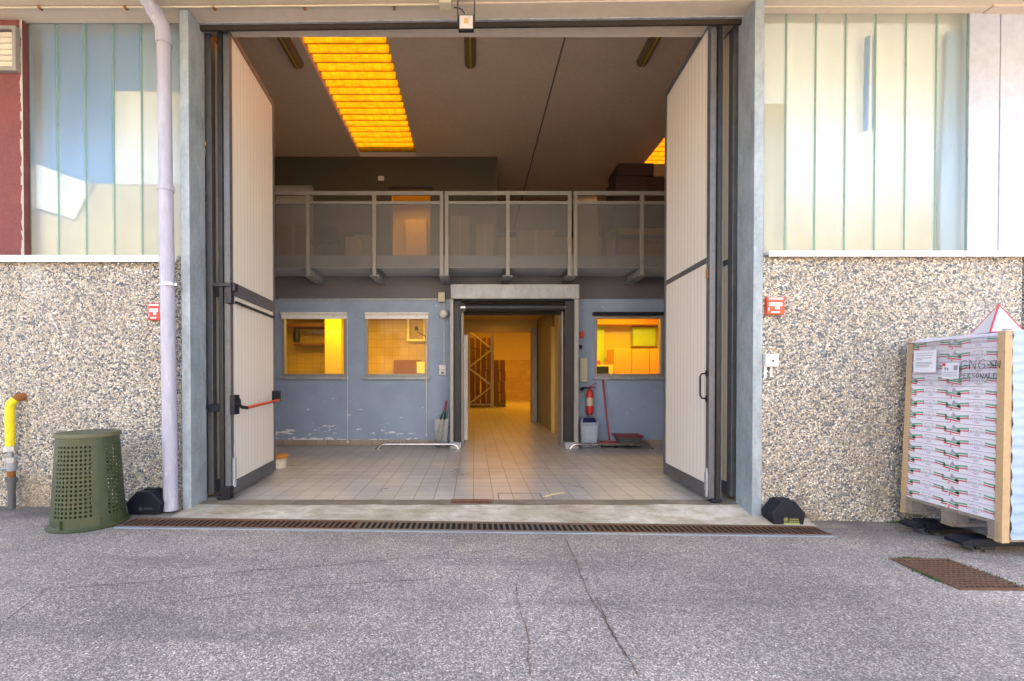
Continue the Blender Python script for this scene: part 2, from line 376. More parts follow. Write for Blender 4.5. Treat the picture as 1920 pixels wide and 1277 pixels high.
def sheer(name, transp, col, gloss=.1, rough=.1, extra=None, fres=.8, blur=0, wrinkle=0):
    """partly see-through sheet: transparent + diffuse + a little gloss"""
    t = NT(name); tb = t.n("ShaderNodeBsdfTransparent"); df = t.n("ShaderNodeBsdfDiffuse"); gl = t.n("ShaderNodeBsdfGlossy")
    n = t.noise(5, 5, .6)
    t.l(t.ramp(n, [(.3, tuple(k * .9 for k in col)), (.7, col)]), df.inputs[0]); gl.inputs['Roughness'].default_value = rough
    m1 = t.n("ShaderNodeMixShader"); m2 = t.n("ShaderNodeMixShader")
    m1.inputs[0].default_value = transp
    if extra: extra(t, m1)
    t.l(df.outputs[0], m1.inputs[1]); t.l(tb.outputs[0], m1.inputs[2])
    fr = t.n("ShaderNodeFresnel"); fr.inputs[0].default_value = 1.45
    if blur:
        rf = t.n("ShaderNodeBsdfRefraction"); rf.inputs['IOR'].default_value = 1.06; rf.inputs['Roughness'].default_value = .42; rf.inputs['Color'].default_value = (.93, .98, .97, 1)
        mb_ = t.n("ShaderNodeMixShader"); mb_.inputs[0].default_value = blur
        t.l(tb.outputs[0], mb_.inputs[1]); t.l(rf.outputs[0], mb_.inputs[2]); t.l(mb_.outputs[0], m1.inputs[2])
    if wrinkle:
        bu = t.n("ShaderNodeBump"); bu.inputs['Strength'].default_value = wrinkle; bu.inputs['Distance'].default_value = .01
        t.l(t.noise(14, 5, .6, t.co((1, 2.2, .8)), dist=1.2), bu.inputs['Height']); t.l(bu.outputs[0], gl.inputs['Normal']); t.l(bu.outputs[0], fr.inputs['Normal'])
    t.l(t.math('ADD', t.math('MULTIPLY', fr.outputs[0], fres), gloss), m2.inputs[0])
    t.l(m1.outputs[0], m2.inputs[1]); t.l(gl.outputs[0], m2.inputs[2]); t.l(m2.outputs[0], t.out.inputs[0]); return t.m
def streaky(t, m1):
    n = t.noise(3, 6, .65, t.co((5, 5, .35))); n2 = t.noise(1.1, 4, .6)
    f = t.math('ADD', t.math('MULTIPLY', n, .5), t.math('MULTIPLY', n2, .5))
    t.l(t.ramp(f, [(.36, .72), (.5, .79), (.64, .84)]), m1.inputs[0])
M['uglass'] = sheer("wired_channel_glass", .72, (.66,.76,.74), .04, .25, streaky, blur=.62)
M['uedge'] = paint("green_glass_edge", (.16,.30,.24), .35, .1, 10)
M['pane'] = sheer("window_glass", .985, (.5,.55,.5), .0, .02, fres=.3)
M['film'] = sheer("stretch_film", .72, (.66,.72,.80), .06, .18)
M['filmclear'] = sheer("clear_stretch_film", .92, (.86,.84,.90), .015, .12, fres=.5, wrinkle=.35)
def perf():
    def ex(t, m1):
        x, y, z = t.xyz(); k = 2 * math.pi / .022
        a = t.math('SINE', t.math('MULTIPLY', x, k)); b = t.math('SINE', t.math('MULTIPLY', z, k))
        t.l(t.math('GREATER_THAN', t.math('MULTIPLY', a, b), .25), m1.inputs[0])
    return sheer("perforated_sheet", .4, (.15,.15,.155), .0, .5, ex)
M['perf'] = perf()
M['card'] = paint("brown_cardboard", (.42,.26,.14), .8, .12, 5)
M['cardpale'] = paint("tan_cardboard", (.52,.35,.19), .8, .1, 4)
M['carton'] = paint("white_printed_carton", (.76,.73,.82), .55, .05, 6)
M['green'] = paint("green_print", (.10,.36,.21), .55, .08, 8)
M['redprint'] = paint("red_print", (.64,.07,.10), .55, .08, 8)
M['greyprint'] = paint("grey_print", (.30,.28,.34), .6, .08, 8)
M['ink'] = paint("black_marker_ink", (.03,.025,.035), .6, .1, 9)
M['paper'] = paint("white_paper", (.74,.76,.84), .6, .03, 5)
M['wood'] = paint("weathered_pallet_wood", (.30,.23,.16), .8, .25, 7, bump=.3, bscale=30, dirt=(.13,.10,.07))
M['binplastic'] = paint("olive_green_plastic", (.050,.062,.024), .5, .16, 4, dirt=(.075,.072,.036), bump=.05)
M['binlid'] = paint("dusty_olive_base", (.115,.11,.06), .65, .2, 8, dirt=(.16,.14,.085))
M['greybin'] = paint("pale_blue_grey_plastic", (.36,.41,.50), .4, .06, 5)
M['navy'] = paint("navy_lid", (.012,.012,.10), .35, .1, 5)
M['bottle'] = paint("dark_green_bottle", (.012,.05,.02), .12, .1, 5)
M['vase'] = sheer("clear_plastic_bin", .6, (.42,.45,.48), .05, .1)
M['fixture'] = paint("brown_light_fitting", (.20,.14,.06), .6, .12, 5)
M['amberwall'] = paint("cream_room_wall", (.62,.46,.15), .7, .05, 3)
M['orangecab'] = paint("orange_cabinet", (.62,.25,.05), .4, .06, 3)
M['limewall'] = paint("lime_green_wall", (.38,.52,.05), .6, .06, 3)
M['brownrad'] = paint("brown_panel", (.22,.08,.03), .6, .1, 6)
M['brownbox'] = paint("brown_stock_carton", (.25,.13,.06), .75, .2, 4)
M['darkbox'] = paint("dark_maroon_carton", (.06,.028,.022), .75, .25, 4)
M['beam'] = paint("yellow_rack_beam", (.55,.33,.04), .5, .1, 5)
M['rackgrey'] = paint("grey_rack_upright", (.55,.56,.56), .5, .08, 5)
M['blueboard'] = paint("blue_board", (.07,.27,.60), .7, .2, 1.0)
M['whiteboard'] = paint("white_board", (.84,.84,.80), .7, .05, 2)
M['creamboard'] = paint("cream_board", (.60,.52,.31), .7, .12, 1.6)
def fade(name, ca, cb, axis, a, b):
    t = NT(name); p = t.xyz()[axis]; n = t.noise(1.5, 5, .6)
    f = t.math('DIVIDE', t.math('SUBTRACT', p, a), b - a)
    f = t.math('ADD', f, t.math('MULTIPLY', t.math('SUBTRACT', n, .5), .9))
    return t.fin(t.ramp(f, [(0, ca), (1, cb)]), .7)
M['yellowed'] = fade("yellowed_white_board", (.66, .57, .36), (.92, .93, .92), 2, -1.0, -.1)
M['bluegrey'] = paint("blue_grey_board", (.28,.42,.58), .7, .14, 1.0)
M['cladding'] = paint("white_wall_cladding", (.44,.48,.57), .35, .12, 1.4, .1)
M['opposite'] = paint("cream_render", (.22,.19,.14), .9, .06, 1)
M['winglass'] = paint("dark_window_glass", (.03,.04,.05), .1, .1, 2)
M['led'] = paint("led_lens", (.62,.60,.58), .3, .05, 9)
M['ledchip'] = paint("led_chip", (.62,.40,.14), .4, .05, 9)
M['moss'] = paint("green_moss", (.07,.12,.02), .9, .35, 30)
M['crack'] = paint("crack_fill", (.10,.085,.075), .95, .5, 20)
M['crackb'] = paint("brown_crack_fill", (.19,.13,.085), .95, .5, 20)
M['grate'] = paint("rusty_grating", (.17,.085,.05), .7, .3, 14, .3, dirt=(.09,.06,.05))
M['grategrey'] = paint("dark_iron_grating", (.17,.125,.09), .65, .25, 14, .3, dirt=(.16,.08,.04))
M['drainrail'] = paint("blue_grey_rail", (.27,.31,.36), .45, .12, 6, .4)
M['void'] = paint("dark_drain_void", (.008,.007,.006), .95, .1, 5)
M['litter'] = paint("pale_straw", (.5,.4,.2), .8, .1, 9)
def stripes(name, a, b, freq):
    t = NT(name); x, y, z = t.xyz()
    n = t.noise(3, 4, .6)
    ph = t.math('FRACT', t.math('ADD', t.math('MULTIPLY', z, freq), t.math('MULTIPLY', n, 1.5)))
    return t.fin(t.ramp(ph, [(0, a), (.3, a), (.7, b), (1, a)]), .45)
M['wrapfront'] = stripes("blue_wrapped_cartons", (.36,.47,.60), (.28,.38,.51), 14)

# ================================================================== SETTING
mb = MB(); xs = [-70, -30, -12, -4.6, -2, 0, 2, 4, 8, 12, 30, 70]; ys = [-70, -30, -10, 0, 5, 12, 30, 70]
for y in ys:
    for x in xs: mb.v.append((x, y, gz(x)))
for j in range(len(ys) - 1):
    for i in range(len(xs) - 1):
        a = j * len(xs) + i; mb.f.append([a, a + 1, a + 1 + len(xs), a + len(xs)]); mb.mi.append(0)
struct('asphalt_yard', mb, M['asphalt'])
mb = MB(); mb.box(-7, 7, 4.68, 30, -.12, 0.0); struct('tiled_floor', mb, M['floor'])
# worn concrete threshold, sloping down to the drain
mb = MB(); n = 28; xa, xb = -2.76, 3.10
rows = [4.175, 4.34, 4.47, 4.58]
for j, y in enumerate(rows):
    for i in range(n + 1):
        x = xa + (xb - xa) * i / n; k = j / 3
        mb.v.append((x, y, (gz(x) + .012) * (1 - k) + (-.004) * k + random.uniform(-.002, .002)))
for j in range(3):
    for i in range(n): a = j * (n + 1) + i; mb.f.append([a, a + 1, a + n + 2, a + n + 1]); mb.mi.append(0)
struct('concrete_threshold', mb, M['concrete'], smooth=True)
mb = MB(); n = 40; pts0 = []; pts1 = []
for i in range(n + 1):
    x = -2.72 + 5.34 * i / n
    mb.v.append((x, 4.56 + random.uniform(-.015, .015), -.001)); mb.v.append((x, 4.725 + random.uniform(-.006, .006), .004))
for i in range(n): mb.f.append([2 * i, 2 * i + 2, 2 * i + 3, 2 * i + 1]); mb.mi.append(0)
struct('stained_threshold_strip', mb, M['stained'])

# cracks in the asphalt
def crack(pix, wpx, mat, name='asphalt_crack'):
    pts = []
    for (px, py) in pix:
        d = 3.0
        for _ in range(6): x = UX(px, d, py); d = (EYE - gz(x)) * F / (py - 708.0)
        pts.append(Vector((UX(px, d, py), d)))
    mb = MB(); fine = []
    for a, b in zip(pts[:-1], pts[1:]):
        m = max(2, int((b - a).length / .03))
        for i in range(m): fine.append(a.lerp(b, i / m))
    fine.append(pts[-1]); off = 0
    for i, p in enumerate(fine):
        t = (fine[min(i + 1, len(fine) - 1)] - fine[max(i - 1, 0)]).normalized(); nn = Vector((-t.y, t.x))
        off = off * .8 + random.uniform(-.006, .006); wd = wpx * random.uniform(.35, 1.2)
        if i in (0, len(fine) - 1): wd *= .1
        for s in (-1, 1):
            q = p + nn * (off + s * wd); mb.v.append((q.x, q.y, gz(q.x) + .004))
    for i in range(len(fine) - 1): mb.f.append([2 * i, 2 * i + 2, 2 * i + 3, 2 * i + 1]); mb.mi.append(0)
    struct(name, mb, mat)
crack([(1060, 1012), (1082, 1060), (1105, 1115), (1150, 1195), (1180, 1240), (1200, 1277)], .004, M['crackb'])
crack([(1118, 1120), (1152, 1195), (1180, 1236)], .0035, M['crack'])
crack([(968, 1098), (978, 1150), (990, 1200), (998, 1277)], .004, M['crackb'])
crack([(10, 1168), (80, 1108), (260, 1095), (480, 1072), (640, 1060), (800, 1045), (945, 1032)], .003, M['crack'])
crack([(300, 1136), (430, 1122), (560, 1103), (700, 1095), (850, 1084)], .0025, M['crack'])

# ================================================================== WAREHOUSE
WL, WR = 4.52, 4.38          # faces of the two pebble walls
GL, GR = 4.655, 4.53         # channel glass planes
ZC = 6.0
B = Thing('warehouse_building', 'long warehouse front of pebble walls and channel glass round a tall open gateway', 'building', (0, 4.6, 0))
xpl0, xpl1 = UX(342, 4.47, 955), UX(358.5, 4.47, 955)
xpr0, xpr1 = UX(1410, 4.36, 970), UX(1428, 4.36, 970)
sl_top, sr_top = 2.385, 2.395
mb = MB().box(-9, xpl0 + .002, WL, WL + .2, -.3, sl_top); B.part('pebble_wall', mb, M['pebble'])
xj = UX(1914, WR)
mb = MB().box(xpr1 - .002, xj, WR, WR + .2, -.4, sr_top); B.part('pebble_wall', mb, M['pebble'])
mb = MB().box(xj + .025, 9, WR, WR + .2, -.4, sr_top); B.part('pebble_wall', mb, M['pebble'])
mb = MB().box(xj, xj + .025, WR + .03, WR + .05, -.3, sr_top); B.part('joint_filler', mb, M['rubber'])
# flashing on the walls
mb = MB().box(-9, UX(334, 4.48), 4.465, 4.70, 2.388, 2.425).box(-9, UX(334, 4.48), 4.46, 4.468, 2.36, 2.425)
B.part('flashing', mb, M['whitemetal'], bevel=.003)
mb = MB().box(UX(1436, 4.36), 9, 4.33, 4.56, 2.398, 2.43).box(UX(1436, 4.36), 9, 4.325, 4.333, 2.375, 2.43)
B.part('flashing', mb, M['whitemetal'], bevel=.003)
# posts
mb = MB().box(xpl0, xpl1, 4.47, 4.74, -.2, 4.775); B.part('portal_post', mb, M['post'], bevel=.006)
mb = MB().box(xpr0, xpr1, 4.36, 4.635, -.25, 4.775); B.part('portal_post', mb, M['post'], bevel=.006)
# burgundy wall with louvre
xb1 = UX(54, GL, 300)
mb = MB().box(-9, xb1, 4.60, 4.8, 2.425, 4.78); B.part('burgundy_wall', mb, M['terracotta'])
lx0, lx1 = -5.2, UX(31, 4.56, 90); lz1, lz0 = UZ(49, 4.56), UZ(133, 4.56)
mb = MB().box(lx0, lx1, 4.55, 4.598, lz0, lz0 + .04).box(lx0, lx1, 4.55, 4.598, lz1 - .03, lz1).box(lx1 - .035, lx1, 4.55, 4.598, lz0 + .04, lz1 - .03)
lv = B.part('louvre_vent', mb, M['alu'], bevel=.002)
mb = MB(); k = 6
for i in range(k):
    z = lz0 + .045 + (lz1 - lz0 - .09) * i / k; h = (lz1 - lz0 - .09) / k
    mb.prism([(lx0, 4.555, z), (lx0, 4.575, z + h * .95), (lx0, 4.59, z + h * .95), (lx0, 4.585, z)], (lx1 - .04 - lx0, 0, 0))
B.part('slats', mb, M['louvre'], parent=lv)
mb = MB()
for i in range(26):
    z0 = 2.43 + i * .09; mb.poly([(xb1 - .02 + random.uniform(-.01, .01), 4.597, z0), (xb1 + .001, 4.597, z0), (xb1 + .001, 4.597, z0 + .09), (xb1 - .02 + random.uniform(-.012, .012), 4.597, z0 + .09)])
B.part('sealant_strip', mb, M['sidewall'])
# channel glass
def channel_glass(seams, y, z0, z1, nm='channel_glass'):
    for a, b in zip(seams[:-1], seams[1:]):
        g = .0035; mb = MB(); a1, b1 = a + g, b - g; e = .012
        prof = [(a1, y + .045), (a1, y + e), (a1 + e, y), (b1 - e, y), (b1, y + e), (b1, y + .045)]
        v = [(p[0], p[1], z) for z in (z0, z1) for p in prof]; n = 6
        mb.add(v, [(i, i + 1, n + i + 1, n + i) for i in range(n - 1)])
        p = B.part('glass_channel', mb, M['uglass'], smooth=True)
        eb = MB().box(a1 - .003, a1 + .004, y + .006, y + .016, z0, z1).box(b1 - .004, b1 + .003, y + .006, y + .016, z0, z1)
        B.part('glass_edge', eb, M['uedge'], parent=p)
sL = [UX(q, GL, 300) for q in (55, 108, 160.5, 213, 265.5, 318)] + [xpl0 + .0]
channel_glass(sL, GL, 2.426, 4.775)
sR = [xpr1 - .01] + [UX(q, GR, 300) for q in (1473.5, 1529, 1585, 1641, 1698, 1755, 1812.5)]
channel_glass(sR, GR, 2.431, 4.775)
for a, b in ((1813, 1870.5), (1871.5, 1930), (1931, 1990)):
    mb = MB().box(UX(a, GR, 300) + .004, UX(b, GR, 300), GR - .01, GR + .03, 2.431, 4.775); B.part('cladding_panel', mb, M['cladding'], bevel=.005)
for i in range(11):
    a = UX(1990, GR) + .004 + i * .3; B.part('cladding_panel', MB().box(a, a + .295, GR - .01, GR + .03, 2.431, 4.775), M['cladding'], bevel=.005)
mb = MB().box(UX(1990, GR) + 3.31, 9, GR, GR + .1, 2.431, 4.775); B.part('cladding_panel', mb, M['cladding'])
# concrete canopy overhead; its unseen outer edge is lengthened for shade
mb = MB().box(-9, 9, 2.4, 4.85, 4.78, 5.05); B.part('soffit', mb, M['soffit'])
mb = MB().box(-9, 9, 2.3, 4.85, 5.052, 6.6); B.part('parapet', mb, M['soffit'])
def slant(x0, ya, x1, yb, w, z0, z1):
    return MB().add([(x0, ya, z0), (x1, yb, z0), (x1, yb + w, z0), (x0, ya + w, z0), (x0, ya, z1), (x1, yb, z1), (x1, yb + w, z1), (x0, ya + w, z1)],
                    [(3,2,1,0),(4,5,6,7),(0,1,5,4),(1,2,6,5),(2,3,7,6),(3,0,4,7)])
B.part('lintel_band', slant(xpl1 - .06, 4.45, xpr0 + .06, 4.36, .205, 4.768, 4.79), M['soffit'])
B.part('lintel_band', slant(-9, 4.46, xpl0 - .01, 4.452, .19, 4.768, 4.79), M['soffit'])
B.part('lintel_band', slant(xpr1 + .05, 4.445, UX(1838, 4.5), 4.44, .08, 4.768, 4.79), M['soffit'])
B.part('lintel_band', slant(UX(1838, 4.5) + .01, 4.425, 9, 4.42, .1, 4.762, 4.79), M['soffit'])
B.part('metal_edge', slant(xpl1 - .03, 4.63, xpr0 + .02, 4.545, .025, 4.755, 4.767), M['galv'])
# brush strip under the lintel with ragged bristles
mb = slant(xpl1, 4.66, xpr0, 4.575, .03, 4.715, 4.79)
n = 260
for i in range(n):
    x = xpl1 + (xpr0 - xpl1) * (i + random.random()) / n; y = 4.66 - .085 * (x - xpl1) / (xpr0 - xpl1); L = random.uniform(.004, .018)
    mb.poly([(x, y, 4.716), (x + random.uniform(.01, .022), y, 4.716), (x + random.uniform(0, .02), y + .004, 4.716 - L)])
B.part('brush_seal', mb, M['brush'])
# roof, ceiling with skylight openings
SK = [(UX(676, 10.03, 296) , UX(782, 10.03, 296), 5.2, 10.02), (3.78, 4.98, 6.4, 12.6), (-6.6, -5.4, 5.2, 9.9)]
mb = MB(); xs = sorted({-7.0, 7.0, *[s[0] for s in SK], *[s[1] for s in SK]}); ys = sorted({4.85, 15.2, *[s[2] for s in SK], *[s[3] for s in SK]})
def hole(cx, cy): return any(s[0] < cx < s[1] and s[2] < cy < s[3] for s in SK)
for i in range(len(xs) - 1):
    for j in range(len(ys) - 1):
        a, b, c, d = xs[i], xs[i + 1], ys[j], ys[j + 1]
        if hole((a + b) / 2, (c + d) / 2): continue
        for z in (ZC, ZC + .22): mb.poly([(a, c, z), (b, c, z), (b, d, z), (a, d, z)])
for s in SK:
    for (p, q) in (((s[0], s[2]), (s[1], s[2])), ((s[1], s[2]), (s[1], s[3])), ((s[1], s[3]), (s[0], s[3])), ((s[0], s[3]), (s[0], s[2]))):
        mb.poly([(*p, ZC), (*q, ZC), (*q, ZC + .22), (*p, ZC + .22)])
B.part('ceiling', mb, M['ceil'])
for s in SK:
    mb = MB(); pitch = .2; n = int((s[3] - s[2]) / pitch * 8); xs2 = [s[0] - .05 + (s[1] - s[0] + .1) * i / 10 for i in range(11)]
    for j in range(n + 1):
        y = s[2] + (s[3] - s[2]) * j / n; z = ZC + .10 + .035 * math.sin(2 * math.pi * (y - s[2]) / pitch)
        for x in xs2: mb.v.append((x, y, z))
    for j in range(n):
        for i in range(10): a = j * 11 + i; mb.f.append([a, a + 1, a + 12, a + 11]); mb.mi.append(0)
    B.part('skylight', mb, M['skylight'], smooth=True)
x0 = UX(1062, 7.0, 60); xjn = (1062 - 888) / (708 - 60) * (ZC - EYE)
mb = MB().box(xjn - .012, xjn + .012, 4.9, 15, ZC - .006, ZC + .01); B.part('ceiling_joint', mb, M['joint'])
# inner shell
mb = MB().box(-7.2, -7, 4.7, 15.2, -.1, 6.2); B.part('side_wall', mb, M['sidewall'])
mb = MB().box(7, 7.2, 4.7, 15.2, -.1, 6.2); B.part('side_wall', mb, M['sidewall'])
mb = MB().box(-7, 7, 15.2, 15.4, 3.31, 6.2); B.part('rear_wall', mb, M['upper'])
mb = MB().box(-9, xpl0, 4.86, 5.02, -.1, 2.36); B.part('inner_wall', mb, M['sidewall'])
mb = MB().box(xpr1, 9, 4.75, 4.95, -.1, 2.36); B.part('inner_wall', mb, M['sidewall'])
# blue ground-floor wall with openings
YB = 8.53
def zx(px0, px1, py0, py1, d=YB): return (UX(px0, d), UX(px1, d), UZ(py1, d), UZ(py0, d))
H1 = zx(529, 650, 590, 706); H2 = zx(684, 804, 590, 706); H3 = zx(1114, 1243, 592, 706)
HD = (UX(866, YB), UX(1059, YB), 0.0, UZ(572, YB))
mb = MB().wall(-7, 7, 0.0, 3.10, YB, YB + .18, [H1, H2, H3, HD]); B.part('blue_wall', mb, M['blue'])
mb = MB().box(-7, HD[0] - .35, YB - .012, YB - .001, .001, .105).box(HD[1] + .3, 7, YB - .012, YB - .001, .001, .105)
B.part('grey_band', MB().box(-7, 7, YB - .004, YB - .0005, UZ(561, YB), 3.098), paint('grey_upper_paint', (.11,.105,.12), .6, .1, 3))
B.part('tile_skirting', mb, M['skirt'])
def window(h, top_dark=False):
    x0, x1, z0, z1 = h; f = .05; mb = MB()
    mb.box(x0, x0 + f, YB - .012, YB + .08, z0, z1).box(x1 - f, x1, YB - .012, YB + .08, z0, z1)
    mb.box(x0 + f, x1 - f, YB - .012, YB + .08, z1 - f, z1).box(x0 + f, x1 - f, YB - .012, YB + .08, z0, z0 + f)
    wf = B.part('window', mb, M['alu'], bevel=.004)
    mb = MB().box(x0 - .03, x1 + .03, YB - .07, YB + .02, z0 - .055, z0 - .002); B.part('window_sill', mb, M['galv'], parent=wf, bevel=.004)
    mb = MB().box(x0 + f, x1 - f, YB + .03, YB + .036, z0 + f, z1 - f); B.part('pane', mb, M['pane'], parent=wf)
window(H1); window(H2); window(H3)
# upper wall with a doorway
YU = 10.03
DU = (UX(735, YU), UX(807, YU), 3.31, UZ(356, YU))
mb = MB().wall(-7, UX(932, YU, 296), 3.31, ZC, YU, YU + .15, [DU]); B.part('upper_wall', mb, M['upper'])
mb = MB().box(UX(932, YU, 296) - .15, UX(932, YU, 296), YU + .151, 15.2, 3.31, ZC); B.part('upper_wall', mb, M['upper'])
mb = MB().box(DU[0] - .06, DU[1] + .06, YU - .05, YU - .002, DU[3], DU[3] + .05); B.part('door_header', mb, M['darksteel'])

# ================================================================== behind the channel glass (boards seen through it)
def board(pts, y, mat, label, th=.012, cat='board', name='board', group=None):
    P = [U(px, py, y) for px, py in pts]; c = sum(P, Vector()) / len(P)
    return one(name, MB().prism(P, (0, th, 0)), mat, label, cat, c, group)
yb = GL + .10
board([(58, 64), (268, 64), (268, 478), (58, 478)], yb + .06, M['blueboard'], 'large blue sheet standing behind the left channel glass')
board([(213, 172), (345, 172), (345, 346), (213, 346)], yb, M['whiteboard'], 'upright white sheet behind left channel glass near the downpipe')
board([(64, 306), (172, 346), (140, 412), (64, 388)], yb - .02, M['whiteboard'], 'tilted white poster sheet low behind left channel glass')
board([(160, 345), (345, 345), (345, 480), (120, 480)], yb + .02, M['creamboard'], 'cream board leaning low behind the left channel glass')
board([(58, 392), (140, 414), (118, 480), (58, 480)], yb + .015, M['creamboard'], 'small cream sheet under the tilted white poster')
board([(268, 60), (345, 60), (345, 171), (268, 171)], yb + .03, M['bluegrey'], 'grey blue board behind the glass above the white sheet')
yr = GR + .09
board([(1432, 40), (1812, 40), (1812, 480), (1432, 480)], yr + .05, M['yellowed'], 'wide white board, yellowed at its foot, behind the right channel glass')
board([(1432, 195), (1475, 195), (1475, 480), (1432, 480)], yr, M['creamboard'], 'narrow cream board behind glass beside the right post')
board([(1775, 60), (1812, 60), (1812, 480), (1762, 480), (1762, 380)], yr - .01, M['bluegrey'], 'tall blue grey board at the right end of the glass')
mb = MB().cyl(U(1626, 70, yr - .02), U(1622, 245, yr - .02), .022)
one('blue_pole', mb, M['blueboard'], 'blue pole standing behind the right channel glass', 'pole', U(1622, 245, yr - .02), smooth=True)

# ================================================================== FOLDING DOORS
def pl(p, q, t): return (p[0] + (q[0] - p[0]) * t, p[1] + (q[1] - p[1]) * t)
ZT, ZB = 4.84, .035
def leaf(T, p, q, rail, th=.06, nm='door_leaf'):
    L = math.hypot(q[0] - p[0], q[1] - p[1]); w = .075 / L; wr = .055 / L
    mb = MB(); mb.plank(p, pl(p, q, w), th, ZB, ZT); mb.plank(pl(p, q, 1 - wr), q, th, ZB, ZT)
    a, b = pl(p, q, w), pl(p, q, 1 - wr)
    mb.plank(a, b, th - .004, ZB, ZB + .14); mb.plank(a, b, th - .004, ZT - .07, ZT); mb.plank(a, b, th + .004, rail[0], rail[1])
    f = T.part(nm, mb, M['steel'], bevel=.004)
    mb = MB().plank(a, b, th - .02, ZB + .14, rail[0]).plank(a, b, th - .02, rail[1], ZT - .07)
    T.part('panel', mb, M['doorpanel'], parent=f)
    return f
# left door
NA, FA = (UX(428, 4.74, 935), 4.74), (UX(513, 6.1, 880), 6.10)
NB, FB = (UX(393, 4.78, 935), 4.80), (FA[0] - .10, 6.10)
TL = Thing('folding_door', 'left folding door with red panic bar, leaves folded into the gateway', 'door', (NA[0], 5.4, 0), 'folding gateway doors')
fL = leaf(TL, NA, FA, (2.10, 2.24)); leaf(TL, NB, FB, (2.10, 2.24))
mb = MB().box(NA[0] - .075, NA[0] - .028, NA[1] - .03, NA[1] + .06, .02, 4.77); TL.part('rubber_seal', mb, M['rubber'], bevel=.01)
mb = MB(); za = UZ(766, 4.78); zf = UZ(750, 6.0)
pa = (NA[0] + .12, 4.90, za + .0); pb = (FA[0] + .11, 6.02, zf)
mb.tube([pa, pb], .016); TL.part('panic_bar', mb, M['red'], smooth=True)
mb = MB().box(NA[0] + .02, NA[0] + .07, 4.74, 4.84, za - .06, za + .14).tube([(NA[0] + .06, 4.80, za + .05), (NA[0] + .10, 4.84, za + .01), pa], .018)
mb.cyl((NA[0] + .02, 4.80, za + .06), (NA[0] + .08, 4.80, za + .06), .055)
TL.part('bar_bracket', mb, M['black'], smooth=True)
mb = MB().box(FA[0] + .03, FA[0] + .12, 5.98, 6.06, zf - .02, zf + .12); TL.part('bar_bracket', mb, M['black'], bevel=.01)
mb = MB().box(NA[0] - .16, NA[0] - .07, NA[1] - .04, NA[1] + .02, za - .03, za + .05).cyl((NA[0] - .2, NA[1] - .02, za + .02), (NA[0] - .08, NA[1] - .02, za + .02), .02)
TL.part('lock_handle', mb, M['black'], bevel=.006)
mb = MB().box(NA[0] + .03, NA[0] + .06, 4.765, 4.795, .12, .42).cyl((NA[0] + .045, 4.78, .42), (NA[0] + .045, 4.78, .56), .009)
TL.part('floor_bolt', mb, M['galv'], bevel=.003)
mb = MB().box(NA[0] - .05, NA[0] + .045, NA[1] - .05, NA[1] + .03, .012, .14).cyl((NA[0] - .10, NA[1] - .03, .03), (NA[0] - .03, NA[1] - .03, .03), .022)
TL.part('bottom_roller', mb, M['black'], bevel=.008)
mb = MB().box(NA[0] - .13, NA[0] + .06, NA[1] - .045, NA[1] + .015, 2.17, 2.21).box(NA[0] + .0, NA[0] + .06, NA[1] - .04, NA[1] + .03, 2.0, 2.17).box(NA[0] + .03, NA[0] + .09, NA[1] - .02, NA[1] + .05, 2.13, 2.2)
TL.part('latch', mb, M['darksteel'], bevel=.006)
mb = MB().plank((NA[0] + .038, 4.84), (FA[0] + .036, 6.05), .02, 2.02, 2.045); TL.part('rail_edge', mb, M['rubber'])
# right door
NA2, FA2 = (UX(1334, 4.63, 945), 4.63), (UX(1248, 5.9, 885), 5.90)
NB2, FB2 = (UX(1378, 4.68, 945), 4.70), (FA2[0] + .10, 5.90)
TR = Thing('folding_door', 'right folding door with plain cream panels and small black handle', 'door', (NA2[0], 5.2, 0), 'folding gateway doors')
leaf(TR, NA2, FA2, (2.41, 2.465)); leaf(TR, NB2, FB2, (2.41, 2.465))
mb = MB().box(NA2[0] + .03, NA2[0] + .075, NA2[1] - .03, NA2[1] + .06, .02, 4.74); TR.part('rubber_seal', mb, M['rubber'], bevel=.01)
mb = MB().box(NA2[0] + .078, NA2[0] + .086, NA2[1] - .02, NA2[1] + .05, .02, 4.74); TR.part('seal_rail', mb, M['steel'])
h0 = UZ(700, 4.7); h1 = UZ(748, 4.7)
mb = MB().tube([(NA2[0] - .03, 4.68, h0), (NA2[0] - .075, 4.69, h0 - .005), (NA2[0] - .085, 4.70, h0 - .03), (NA2[0] - .085, 4.70, h1 + .04), (NA2[0] - .075, 4.69, h1 + .01), (NA2[0] - .03, 4.68, h1)], .009)
mb.box(NA2[0] - .034, NA2[0] - .026, 4.66, 4.70, h0 - .03, h0 + .03).box(NA2[0] - .034, NA2[0] - .026, 4.66, 4.70, h1 - .03, h1 + .03)
TR.part('handle', mb, M['black'], smooth=True)
mb = MB().cyl((NA2[0] - .035, 4.66, .05), (NA2[0] - .035, 4.66, .34), .014).box(NA2[0] - .05, NA2[0] - .02, 4.64, 4.68, .12, .30)
TR.part('floor_bolt', mb, M['galv'], bevel=.003)
mb = MB().box(NA2[0] - .02, NA2[0] + .09, NA2[1] - .04, NA2[1] + .03, .008, .04); TR.part('bottom_roller', mb, M['black'], bevel=.006)
mb = MB().box(NA2[0] - .045, NA2[0] - .03, 4.655, 4.68, 2.24, 2.34); TR.part('latch', mb, M['rust'], bevel=.003)

